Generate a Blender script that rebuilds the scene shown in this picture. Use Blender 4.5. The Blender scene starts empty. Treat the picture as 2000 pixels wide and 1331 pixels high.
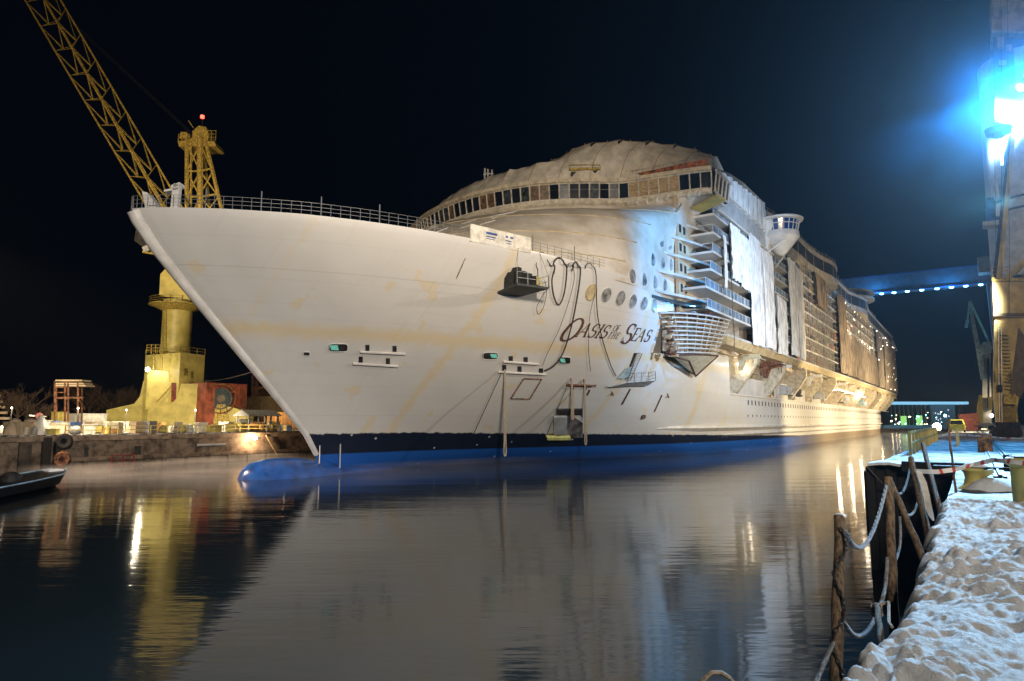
import bpy, math, random
import numpy as np
from mathutils import Matrix, Vector, noise
random.seed(7)
S = bpy.context.scene
COL = S.collection
rad = math.radians
# ------------------------------------------------------------------ camera
FPX, HOR = 1333.3, 823.0
PITCH = math.atan((HOR-665.5)/FPX)
YAW = math.atan((1900-1000)/FPX*math.cos(PITCH))
CAMZ = 5.5
cam = bpy.data.objects.new('camera', bpy.data.cameras.new('camera'))
COL.objects.link(cam)
cam.location = (0, 0, CAMZ)
cam.rotation_euler = (math.pi/2+PITCH, 0, YAW)
cam.data.sensor_width = 36; cam.data.lens = 36*FPX/2000
cam.data.clip_start = 0.1; cam.data.clip_end = 3000
S.camera = cam
# ------------------------------------------------------------------ world, exposure
w = bpy.data.worlds.new('World'); S.world = w; w.use_nodes = True
w.node_tree.nodes['Background'].inputs[0].default_value = (0.0009, 0.0030, 0.0075, 1)
w.node_tree.nodes['Background'].inputs[1].default_value = 0.35
S.view_settings.view_transform = 'Standard'; S.view_settings.look = 'None'
S.view_settings.gamma = 1; S.view_settings.exposure = 0.16
S.cycles.max_bounces = 5; S.cycles.diffuse_bounces = 2; S.cycles.glossy_bounces = 4
S.cycles.transmission_bounces = 3; S.cycles.volume_bounces = 0
S.cycles.sample_clamp_indirect = 4; S.cycles.caustics_reflective = False; S.cycles.caustics_refractive = False
# yard floodlights and added fill spots: (position, aim, colour, watts, cone degrees, blend, radius); not every spot has a lamp head
BLUE = (0.06, 0.44, 1.0); WARM = (1.0, 0.80, 0.56); NEUT = (1.0, 0.895, 0.77)
FLOODS = [
 ((5.9, 82.2, 39.2), (-35, 90, 25), (0.05, 0.42, 1.0), 150000, 34, .6, .4),
 ((5.9, 82.2, 37.2), (-32, 150, 28), (0.42, 0.66, 1.0), 190000, 78, .8, .6),
 ((5.2, 81.2, 27), (-50, 58, 18), NEUT, 42000, 60, .9, .6),
 ((15.0, -10, 23.0), (-55, 46, 13), NEUT, 222000, 70, .95, 2.5),  # broad fill for the bow, from the unseen mast added below
 ((15.0, -10, 23.6), (-67, 90, 47), (1.0, .78, .52), 165000, 43, .8, 1.2),  # added to brighten the dome and canopy
 ((3.2, 79.0, 18.2), (-34, 112, 10), (.88, .94, 1.0), 62000, 100, .9, .5),  # added fill for the middle of the hull, no lamp head
 ((15.0, -10, 23.0), (5, 74, 22), WARM, 120000, 50, .9, 1.2),  # added to brighten the portal crane
 ((5.9, 82.0, 38.8), (-6, 14, 3.9), (0.03, 0.42, 1.0), 130000, 92, .8, .5),
 ((12.0, -9, 22.0), (1.5, 9, 3.9), (1.0, .92, .80), 10500, 60, .9, .4),  # added warm spot for the near snow
 ((5.9, 81.6, 36.5), (0, 12, 3.9), (0.42, 0.72, 1.0), 430000, 34, .8, .4),
 ((-31.6, 93.0, 20.9), (-38, 80, 30), (.16, .5, 1.0), 2500, 110, .8, .25),
]
def flood_light(p, aim, c, wt, cone, blend, r, name='flood_or_fill_spot'):
    l = bpy.data.lights.new(name, 'SPOT'); l.energy = wt; l.color = c
    l.spot_size = rad(cone); l.spot_blend = blend; l.shadow_soft_size = r
    o = bpy.data.objects.new(name, l); COL.objects.link(o); o.location = p
    o.rotation_euler = (Vector(aim)-Vector(p)).to_track_quat('-Z', 'Y').to_euler()
    return o
def point_light(p, c, wt, r=.15, name='lamp_glow'):
    l = bpy.data.lights.new(name, 'POINT'); l.energy = wt; l.color = c; l.shadow_soft_size = r
    o = bpy.data.objects.new(name, l); COL.objects.link(o); o.location = p
    return o
for f in FLOODS: flood_light(*f)
# ------------------------------------------------------------------ digitising helpers: a pixel of the photo + a known plane -> metres
C0 = np.array([0, 0, CAMZ]); Rv = np.array([math.cos(YAW), math.sin(YAW), 0]); Fh = np.array([-math.sin(YAW), math.cos(YAW), 0])
Fv = Fh*math.cos(PITCH)+np.array([0, 0, math.sin(PITCH)]); Uv = np.cross(Rv, Fv)
def at(x, y, **k):
    d = Fv+Rv*(x-1000)/FPX+Uv*(665.5-y)/FPX
    a, v = list(k.items())[0]
    if a == 'D': return C0+d*(v/(d@Fh))            # horizontal depth
    i = 'XYZ'.index(a); return C0+d*((v-C0[i])/d[i])
# ------------------------------------------------------------------ materials
MATS = {}
def nn(nt, t, **kw):
    n = nt.nodes.new(t)
    for k, v in kw.items():
        if k in n.inputs: n.inputs[k].default_value = v
        else: setattr(n, k, v)
    return n
def mat(name, col, rough=.6, metal=0, var=.18, scale=1.5, bump=.0, col2=None, bscale=None, spec=None, wet=None, emit=None, estr=0, stretch=None):
    if name in MATS: return MATS[name]
    m = bpy.data.materials.new(name); m.use_nodes = True; nt = m.node_tree; L = nt.links
    b = nt.nodes['Principled BSDF']; b.inputs['Roughness'].default_value = rough; b.inputs['Metallic'].default_value = metal
    if spec is not None: b.inputs['Specular IOR Level'].default_value = spec
    tc = nn(nt, 'ShaderNodeTexCoord'); src = tc.outputs['Object']
    if stretch:
        mp = nn(nt, 'ShaderNodeMapping', Scale=stretch); L.new(src, mp.inputs[0]); src = mp.outputs[0]
    n = nn(nt, 'ShaderNodeTexNoise', Scale=scale, Detail=5.0, Roughness=.62); L.new(src, n.inputs['Vector'])
    r = nn(nt, 'ShaderNodeValToRGB'); L.new(n.outputs['Fac'], r.inputs[0])
    c = np.array(col); c2 = np.array(col2) if col2 is not None else np.clip(c*(1-var*2.0), 0, 1)
    r.color_ramp.elements[0].position = .36; r.color_ramp.elements[0].color = (*c2, 1)
    r.color_ramp.elements[1].position = .60; r.color_ramp.elements[1].color = (*np.clip(c*(1+var*.3), 0, 1), 1)
    L.new(r.outputs[0], b.inputs['Base Color'])
    if bump:
        n2 = nn(nt, 'ShaderNodeTexNoise', Scale=bscale or scale*6, Detail=4.0); L.new(src, n2.inputs['Vector'])
        bp = nn(nt, 'ShaderNodeBump', Strength=bump, Distance=.05); L.new(n2.outputs['Fac'], bp.inputs['Height']); L.new(bp.outputs[0], b.inputs['Normal'])
    if emit:
        b.inputs['Emission Color'].default_value = (*emit, 1); b.inputs['Emission Strength'].default_value = estr
    MATS[name] = m; return m
WHITE = mat('white_paint', (.62, .60, .57), .42, var=.10, scale=.5, bump=.05)
SHIPWH = mat('ship_steel_white', (.60, .585, .56), .34, var=.12, scale=.35, bump=.04)
PRIMER = mat('beige_primer', (.52, .42, .25), .6, var=.2, scale=.8)
GLASS = mat('dark_glass', (.012, .016, .022), .08, var=.3, scale=.4)
BLUEGLASS = mat('balustrade_glass', (.20, .26, .33), .12, var=.25, scale=.6)
DARK = mat('dark_steel', (.03, .028, .027), .6, var=.4, scale=2)
BLACK = mat('black_rubber', (.015, .015, .016), .75, var=.4, scale=4, bump=.3)
YEL = mat('crane_yellow', (.56, .46, .14), .45, var=.14, scale=.6, bump=.05)
YELD = mat('weathered_yellow', (.50, .36, .075), .55, var=.4, scale=4, bump=.1)
RUST = mat('rusty_steel', (.22, .09, .045), .8, var=.5, scale=3, bump=.3)
RUSTDK = mat('brown_primer', (.10, .042, .028), .7, var=.4, scale=2)
ORANGE = mat('orange_panel', (.42, .13, .04), .7, var=.45, scale=1.6)
TAN = mat('tan_insulation', (.50, .38, .25), .7, var=.15, scale=.7)
CONC = mat('old_concrete', (.20, .15, .11), .85, col2=(.05, .035, .025), scale=.9, bump=.35, bscale=6)
CONCD = mat('wet_concrete', (.09, .07, .055), .7, col2=(.02, .016, .013), scale=.7, bump=.4, bscale=5)
WOOD = mat('weathered_wood', (.16, .105, .06), .85, var=.4, scale=5, bump=.5, bscale=18, stretch=(6, 6, .8))
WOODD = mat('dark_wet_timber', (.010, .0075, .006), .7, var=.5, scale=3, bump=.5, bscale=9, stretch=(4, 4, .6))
PLY = mat('plywood', (.42, .30, .16), .75, var=.3, scale=2, stretch=(1, 1, 5))
ROPE = mat('rope', (.42, .34, .24), .9, var=.3, scale=30, bump=.5, bscale=60)
ROPEB = mat('pale_rope', (.30, .31, .33), .9, var=.3, scale=40, bump=.6, bscale=70)
HOSE = mat('dark_hose', (.05, .042, .038), .6, var=.3)
RED = mat('red_paint', (.20, .03, .022), .55, var=.3, scale=2)
REDOR = mat('orange_red_paint', (.34, .085, .045), .6, var=.3, scale=.7)
BLUEP = mat('blue_paint', (.03, .09, .30), .5, var=.3)
CYAN = mat('pale_blue_paint', (.35, .50, .58), .5, var=.2)
GREY = mat('grey_paint', (.36, .37, .38), .5, var=.15, scale=.7, bump=.05)
GALV = mat('galvanised_steel', (.38, .37, .35), .45, .5, var=.2, scale=4)
SNOWM = mat('snow_cap', (.78, .79, .82), .8, var=.06, scale=3, bump=.4, bscale=8)
TARPB = mat('brown_netting', (.27, .215, .155), .75, col2=(.05, .038, .028), scale=1.1, bump=.5, bscale=3, stretch=(1, 1.3, .25))
TARPW = mat('white_sheeting', (.62, .62, .62), .5, var=.22, scale=1.6, bump=.4, bscale=4, stretch=(1, 2.4, .22))
TARPC = mat('canopy_sheeting', (.66, .60, .50), .6, var=.14, scale=.7, bump=.4, bscale=3)
def emis(name, col, s):
    if name in MATS: return MATS[name]
    m = bpy.data.materials.new(name); m.use_nodes = True; nt = m.node_tree; b = nt.nodes['Principled BSDF']
    b.inputs['Base Color'].default_value = (.8, .8, .8, 1)
    b.inputs['Emission Color'].default_value = (*col, 1); b.inputs['Emission Strength'].default_value = s
    MATS[name] = m; return m
E_WARM = emis('lit_warm', (1, .72, .38), 40); E_WHITE = emis('lit_white', (1, .9, .72), 60)
E_BLUE = emis('lit_blue', (.06, .36, 1), 9); E_RED = emis('lit_red', (1, .03, .015), 5); E_SOFT = emis('lit_small', (1, .8, .55), 6)
E_BLUEL = emis('lit_blue_soft', (.16, .55, 1), 22); E_CYAN = emis('lit_cyan', (.4, .8, 1), 5); E_GREEN = emis('lit_green', (.35, .8, .2), .9)
# ------------------------------------------------------------------ mesh builder
class MB:
    def __init__(s): s.v = []; s.f = []; s.m = []; s.smooth = False; s.cur = 0
    def add(s, vs, fs):
        o = len(s.v); s.v += [tuple(map(float, p)) for p in vs]; s.f += [tuple(i+o for i in f) for f in fs]; s.m += [s.cur]*len(fs); return s
    def box(s, a, b):
        x0, y0, z0 = a; x1, y1, z1 = b
        return s.hexa([(x0,y0,z0),(x1,y0,z0),(x1,y1,z0),(x0,y1,z0)], [(x0,y0,z1),(x1,y0,z1),(x1,y1,z1),(x0,y1,z1)])
    def hexa(s, lo, hi):
        return s.add(list(lo)+list(hi), [(3,2,1,0),(4,5,6,7),(0,1,5,4),(1,2,6,5),(2,3,7,6),(3,0,4,7)])
    def prism(s, poly, vec):      # planar polygon (3-D points) pushed along vec
        n = len(poly); p = [np.array(q, float) for q in poly]; q = [a+np.array(vec, float) for a in p]
        return s.add(p+q, [tuple(range(n))[::-1], tuple(range(n, 2*n))]+[(i, (i+1) % n, n+(i+1) % n, n+i) for i in range(n)])
    def tube(s, pts, r, n=6, r2=None, cap=True):
        pts = [Vector(p) for p in pts]; k = len(pts); r2 = r if r2 is None else r2
        vs = []; fs = []; prev = None
        for i, p in enumerate(pts):
            t = (pts[min(i+1, k-1)]-pts[max(i-1, 0)])
            if t.length < 1e-9: t = Vector((0, 0, 1))
            t.normalize()
            if prev is None:
                a = Vector((0, 0, 1)) if abs(t.z) < .9 else Vector((1, 0, 0)); a = (a-t*a.dot(t)).normalized()
            else: a = (prev-t*prev.dot(t)); a = a.normalized() if a.length > 1e-6 else prev
            prev = a; b = t.cross(a); rr = r+(r2-r)*i/max(1, k-1)
            for j in range(n):
                an = 2*math.pi*(j+.5)/n; vs.append(p+(a*math.cos(an)+b*math.sin(an))*rr)
        for i in range(k-1):
            for j in range(n): fs.append((i*n+j, i*n+(j+1) % n, (i+1)*n+(j+1) % n, (i+1)*n+j))
        if cap: fs += [tuple(range(n))[::-1], tuple(range((k-1)*n, k*n))]
        return s.add(vs, fs)
    def bar(s, a, b, r, n=4): return s.tube([a, b], r, n)
    def lathe(s, c, prof, n=16, axis=(0, 0, 1)):
        ax = Vector(axis).normalized(); a = Vector((0,0,1)) if abs(ax.z) < .9 else Vector((1,0,0)); a = (a-ax*a.dot(ax)).normalized(); b = ax.cross(a)
        vs = []; fs = []; c = Vector(c); k = len(prof)
        for r, h in prof:
            for j in range(n):
                an = 2*math.pi*j/n; vs.append(c+ax*h+(a*math.cos(an)+b*math.sin(an))*max(r, .0005))
        for i in range(k-1):
            for j in range(n): fs.append((i*n+j, i*n+(j+1) % n, (i+1)*n+(j+1) % n, (i+1)*n+j))
        fs += [tuple(range(n))[::-1], tuple(range((k-1)*n, k*n))]
        return s.add(vs, fs)
    def grid(s, P, close=False):   # P[i][j] points
        a = len(P); b = len(P[0]); fs = []
        for i in range(a-1):
            for j in range(b-1 if not close else b): j2 = (j+1) % b; fs.append((i*b+j, i*b+j2, (i+1)*b+j2, (i+1)*b+j))
        return s.add([q for row in P for q in row], fs)
    def sheet(s, P, vec):          # a grid with thickness
        vec = np.array(vec, float); a = len(P); b = len(P[0]); s.grid(P)
        Q = [[tuple(np.array(q)+vec) for q in row][::-1] for row in P]; s.grid(Q)
        rim = [P[0][j] for j in range(b)]+[P[i][b-1] for i in range(1, a)]+[P[a-1][j] for j in range(b-2, -1, -1)]+[P[i][0] for i in range(a-2, 0, -1)]
        R2 = [[tuple(q), tuple(np.array(q)+vec)] for q in rim+[rim[0]]]; return s.grid(R2)
    def build(s, name, mt, parent=None, label=None, smooth=None, kind=None):
        me = bpy.data.meshes.new(name); vs = np.array(s.v, float).reshape(-1, 3)
        if parent is not None:
            M = np.array(WM[parent.name].inverted()); vs = vs@M[:3, :3].T+M[:3, 3]
        me.from_pydata(vs.tolist(), [], s.f)
        mts = mt if isinstance(mt, (list, tuple)) else [mt]
        for q in mts: me.materials.append(q)
        if len(mts) > 1: me.polygons.foreach_set('material_index', s.m)
        if (s.smooth if smooth is None else smooth):
            me.polygons.foreach_set('use_smooth', [True]*len(me.polygons))
            try: me.set_sharp_from_angle(angle=rad(38))
            except Exception: pass
        me.update(); o = bpy.data.objects.new(name, me); COL.objects.link(o)
        if parent is not None: o.parent = parent; WM[o.name] = WM[parent.name]
        else: WM[o.name] = Matrix.Identity(4)
        if label: o['label'] = label
        if kind: o['kind'] = kind
        return o
WM = {}
def thing(name, label, cat, loc=(0, 0, 0), rz=0, group=None):
    o = bpy.data.objects.new(name, None); COL.objects.link(o); o.location = loc; o.rotation_euler = (0, 0, rz); o.empty_display_size = .5
    WM[o.name] = Matrix.Translation(Vector(loc)) @ Matrix.Rotation(rz, 4, 'Z')
    o['label'] = label; o['category'] = cat
    if group: o['group'] = group
    return o
def tag(o, label, cat, group=None, kind=None):
    if label: o['label'] = label
    if cat: o['category'] = cat
    if group: o['group'] = group
    if kind: o['kind'] = kind
    return o
def origin(o, p):     # move a top-level mesh's origin to its base without moving the mesh
    p = Vector(p); o.data.transform(Matrix.Translation(-p)); o.location = p; WM[o.name] = Matrix.Translation(p); return o
def single(mb, name, mt, label, cat, base=None, group=None, smooth=None):
    if base is None:
        a = np.array(mb.v); base = (a[:, 0].mean(), a[:, 1].mean(), a[:, 2].min())
    o = mb.build(name, mt, smooth=smooth); origin(o, base); return tag(o, label, cat, group)
def dup(root, loc, rz=None, label=None):
    r = root.copy(); COL.objects.link(r); r.location = loc
    if rz is not None: r.rotation_euler = (0, 0, rz)
    if label: r['label'] = label
    for ch in list(root.children):
        c = ch.copy(); COL.objects.link(c); c.parent = r
        for g in ch.children:
            d = g.copy(); COL.objects.link(d); d.parent = c
    return r
def lerp(a, b, t): return np.array(a, float)*(1-t)+np.array(b, float)*t
def sag(a, b, d, n=12):
    return [tuple(lerp(a, b, i/n)-np.array([0, 0, d*4*(i/n)*(1-i/n)])) for i in range(n+1)]
def truss(mb, A, B, n, rc, rb, pat='x'):    # A, B: four corner points of each end
    A = [np.array(p, float) for p in A]; B = [np.array(p, float) for p in B]
    for a, b in zip(A, B): mb.bar(a, b, rc, 6)
    for i in range(n+1):
        P = [lerp(a, b, i/n) for a, b in zip(A, B)]
        for j in range(4): mb.bar(P[j], P[(j+1) % 4], rb)
        if i < n:
            Q = [lerp(a, b, (i+1)/n) for a, b in zip(A, B)]
            for j in range(4):
                k = (j+1) % 4; mid = (P[j]+P[k])/2
                if pat == 'k': mb.bar(Q[j], mid, rb); mb.bar(Q[k], mid, rb)
                else:
                    if i % 2: mb.bar(P[j], Q[k], rb)
                    else: mb.bar(P[k], Q[j], rb)
    return mb
def railing(mb, pts, h=1.1, r=.03, post=1.5, rails=3, up=(0, 0, 1)):
    pts = [np.array(p, float) for p in pts]
    for a, b in zip(pts[:-1], pts[1:]):
        L = np.linalg.norm(b-a); n = max(1, int(round(L/post)))
        for i in range(n+1): p = lerp(a, b, i/n); mb.bar(p, p+np.array([0, 0, h]), r)
        for k in range(1, rails+1): q = np.array([0, 0, h*k/rails]); mb.bar(a+q, b+q, r*.8)
    return mb
# ------------------------------------------------------------------ THE SETTING
def water_mat():
    m = bpy.data.materials.new('harbour_water'); m.use_nodes = True; nt = m.node_tree; L = nt.links
    b = nt.nodes['Principled BSDF']; b.inputs['Base Color'].default_value = (.008, .0135, .016, 1); b.inputs['IOR'].default_value = 1.32
    b.inputs['Roughness'].default_value = .075
    tc = nn(nt, 'ShaderNodeTexCoord'); mp = nn(nt, 'ShaderNodeMapping', Scale=(1, 1, 1), Rotation=(0, 0, -YAW)); L.new(tc.outputs['Object'], mp.inputs[0])
    mp2 = nn(nt, 'ShaderNodeMapping', Scale=(.55, 2.2, 1)); L.new(mp.outputs[0], mp2.inputs[0])
    n1 = nn(nt, 'ShaderNodeTexNoise', Scale=1.1, Detail=3.0, Roughness=.5); L.new(mp2.outputs[0], n1.inputs['Vector'])
    n2 = nn(nt, 'ShaderNodeTexNoise', Scale=.14, Detail=2.0); L.new(mp2.outputs[0], n2.inputs['Vector'])
    b1 = nn(nt, 'ShaderNodeBump', Strength=.26, Distance=.04); L.new(n1.outputs[0], b1.inputs['Height'])
    b2 = nn(nt, 'ShaderNodeBump', Strength=.24, Distance=.14); L.new(n2.outputs[0], b2.inputs['Height']); L.new(b1.outputs[0], b2.inputs['Normal'])
    L.new(b2.outputs[0], b.inputs['Normal'])
    n3 = nn(nt, 'ShaderNodeTexNoise', Scale=.06, Detail=3.0); L.new(mp2.outputs[0], n3.inputs['Vector'])
    mr = nn(nt, 'ShaderNodeMapRange'); mr.inputs['To Min'].default_value = .035; mr.inputs['To Max'].default_value = .12; L.new(n3.outputs[0], mr.inputs[0]); L.new(mr.outputs[0], b.inputs['Roughness'])
    return m
g = MB(); g.box((-900, -200, -12.5), (900, 1500, -12)); tag(g.build('harbour_bed', CONCD), None, None, kind='structure')
wmb = MB(); wmb.add([(-900, -200, 0), (900, -200, 0), (900, 1500, 0), (-900, 1500, 0)], [(0, 1, 2, 3)])
tag(wmb.build('water', water_mat()), None, None, kind='structure')
# near quay: wall and deck, stepped outwards beyond Y=21
QZ = 3.9
def snow_mat(name, c1, c2, rough, sc, dirt=(.20, .15, .10), dpos=.36):
    m = bpy.data.materials.new(name); m.use_nodes = True; nt = m.node_tree; L = nt.links; b = nt.nodes['Principled BSDF']; b.inputs['Roughness'].default_value = rough
    tc = nn(nt, 'ShaderNodeTexCoord'); n = nn(nt, 'ShaderNodeTexNoise', Scale=sc, Detail=6.0, Roughness=.65); L.new(tc.outputs['Object'], n.inputs['Vector'])
    r = nn(nt, 'ShaderNodeValToRGB'); L.new(n.outputs[0], r.inputs[0]); e = r.color_ramp.elements
    e[0].position = dpos-.05; e[0].color = (*dirt, 1); e[1].position = .62; e[1].color = (*c1, 1); x = e.new(dpos+.06); x.color = (*c2, 1)
    L.new(r.outputs[0], b.inputs['Base Color'])
    n2 = nn(nt, 'ShaderNodeTexNoise', Scale=26.0, Detail=8.0, Roughness=.75); L.new(tc.outputs['Object'], n2.inputs['Vector'])
    bp = nn(nt, 'ShaderNodeBump', Strength=.9, Distance=.06); L.new(n2.outputs[0], bp.inputs['Height']); L.new(bp.outputs[0], b.inputs['Normal'])
    b.inputs['Subsurface Weight'].default_value = 0.0
    return m
SNOW1 = snow_mat('lumpy_snow', (.86, .86, .87), (.74, .72, .70), .75, 3.2, dpos=.27)
SNOW2 = snow_mat('driven_snow', (.62, .66, .70), (.45, .45, .46), .55, 1.2, dirt=(.025, .024, .023), dpos=.47)
q = MB(); q.box((-.55, -60, -8), (60, 30.0, QZ-.25)); q.box((-3.2, 30.004, -8), (60, 480, QZ-.05))
tag(q.build('near_quay', CONCD), None, None, kind='structure')
def snow_h(x, y):
    h = .13*noise.noise(Vector((x*.9, y*.8, 3)))+.12*noise.noise(Vector((x*.4, y*.35, 9)))+.05*noise.noise(Vector((x*2.6, y*2.2, 5)))
    trod = max(0., min(1., .5+1.6*noise.noise(Vector((x*.55+7, y*.4, 2)))))
    for sc, am in ((2.6, .075), (4.4, .062), (7.5, .044), (12, .030), (19, .018)):
        wx = x*sc+.5*noise.noise(Vector((x*sc*.9, y*sc*.9, 11))); wy = y*sc*.9+.5*noise.noise(Vector((x*sc*.9, y*sc*.9, 31)))
        dd = noise.voronoi(Vector((wx, wy, sc)), distance_metric='DISTANCE')[0][0]
        msk = max(0., min(1., .45+1.5*noise.noise(Vector((wx*.45, wy*.45, sc*3)))))
        h += am*max(0, 1-dd*dd*2.6)**.9*(.25+msk)*(.35+.8*trod)
    return h+.030*noise.noise(Vector((x*9, y*8, 1)))+.016*noise.noise(Vector((x*20, y*18, 6)))
P = []; ny = 560; nx = 330
for i in range(ny):
    t = i/(ny-1); y = 3.4+13.6*t**1.5; row = []
    for j in range(nx):
        s = j/(nx-1); edge = -.64-.16*max(0, min(1, (6.6-y)/1.8))-.10*noise.noise(Vector((0, y*1.3, 4)))-.06*noise.noise(Vector((0, y*4, 7)))
        x = edge+(9.5-edge)*s**1.6
        fade = min(1, (17-y)/2.0); h = snow_h(x, y)
        e = min(1, (x-edge)/.16); zz = QZ+.02+(h*(.35+.65*fade)+.05*fade)*e**.5-.28*(1-e)**2
        row.append((x, y, zz))
    P.append(row)
Z_ = np.array([[p[2] for p in r] for r in P]); Zs = Z_.copy()
for _ in range(1): Zs[1:-1, 1:-1] = (Zs[1:-1, 1:-1]*5+Zs[:-2, 1:-1]+Zs[2:, 1:-1]+Zs[1:-1, :-2]+Zs[1:-1, 2:])/9
P = [[(p[0], p[1], Zs[i][j]) for j, p in enumerate(r)] for i, r in enumerate(P)]
sb = MB(); sb.grid(P); tag(sb.build('lumpy_snow', SNOW1, smooth=True), None, None, kind='structure')
P = []
for i in range(170):
    t = i/169; y = 15.5+185*t**2.2; row = []
    for j in range(70):
        x0 = -.55 if y < 30 else -3.1
        x = x0+(30-x0)*(j/69)**1.7; z = QZ+.01+.03*noise.noise(Vector((x*.8, y*.35, 0)))+.02*noise.noise(Vector((x*3, y*1.2, 5)))
        row.append((x, y, z))
    P.append(row)
sb = MB(); sb.grid(P); tag(sb.build('packed_snow', SNOW2, smooth=True), None, None, kind='structure')
sb = MB(); sb.box((-3.1, 200.5, QZ-.1), (60, 480, QZ)); tag(sb.build('far_quay_surface', SNOW2), None, None, kind='structure')
# crane rails set in the quay
for xr, lab in ((.55, 'crane rail nearest the water in the snowy quay'), (1.15, 'second crane rail from the water in the snowy quay')):
    r = MB(); r.box((xr-.16, 24, QZ-.06), (xr-.06, 200, QZ+.05)); r.box((xr+.06, 24, QZ-.06), (xr+.16, 200, QZ+.05))
    r.box((xr-.035, 24, QZ-.04), (xr+.035, 200, QZ+.09))
    single(r, 'crane_rail', DARK, lab, 'rail', group='rails of the quay cranes')
# far quay on the other side of the dock
fq = MB(); fq.box((-400, -60, -8), (-86.2, 470, 3.85)); tag(fq.build('opposite_quay', CONC), None, None, kind='structure')
fs = MB(); fs.box((-400, -60, 3.854), (-86.4, 470, 3.95)); tag(fs.build('snow_on_opposite_quay', SNOW2), None, None, kind='structure')
g = MB()
n = 60
P = [[(-900+1800*i/n, 620+10*j, 1.0+(j*1.2)+4*noise.noise(Vector((i*.3, j, 0)))) for i in range(n+1)] for j in range(6)]
P.insert(0, [(p[0], 612, -6) for p in P[0]]); g.grid(P)
tag(g.build('far_shore', SNOW2), None, None, kind='structure')
# ------------------------------------------------------------------ THE SHIP
XC = -57.7
def itp(x, xs, ys): return float(np.interp(x, xs, ys))
def stem(z): return itp(z, [-6, 0, 2, 4.2, 7, 10, 15.6, 18, 20.5, 22.6, 23.6, 40], [51, 49.6, 48.9, 47.4, 44.6, 41.5, 35.6, 33.1, 30.6, 28.9, 28.4, 28.4])
TW = [0, .06, .12, .20, .284, .40, .543, .70, .836, .93, 1, 9]; FW = [0, .008, .03, .13, .28, .52, .78, .90, .965, .99, 1, 1]
_td = [0, .01, .03, .08, .176, .27, .36, .51, .68, .84, .97, 1.1, 1.3]; _fd = [0, .055, .123, .262, .455, .585, .680, .800, .90, .965, 1, 1, 1]
TD = list(np.linspace(0, 1.3, 131)); FD = [float(np.interp(q, _td, _fd)) for q in TD]; FD = [FD[0]]+[(FD[max(0, i-3)]+FD[max(0, i-1)]+FD[i]+FD[min(130, i+1)]+FD[min(130, i+3)])/5 if i > 5 else FD[i] for i in range(1, 131)]; TD.append(99.); FD.append(1.)
def half(z, Y):
    wz = max(0., min(1., z/23.0))**.66
    s = stem(z); L = 116+(50-116)*wz; t = (Y-s)/L
    if t <= 0: return 0.
    fw = itp(t, TW, FW); fd = itp(t, TD, FD)
    h = 23.5*((1-wz)*fw+wz*fd)
    if Y > 330: h *= 1-.16*max(0, (Y-330)/54)**2*(1 if z > 6 else 1+.9*(6-z)/10)
    return h
def hull_pt(Y, z, off=0): return (XC+half(z, Y)+off, Y, z)
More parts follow.
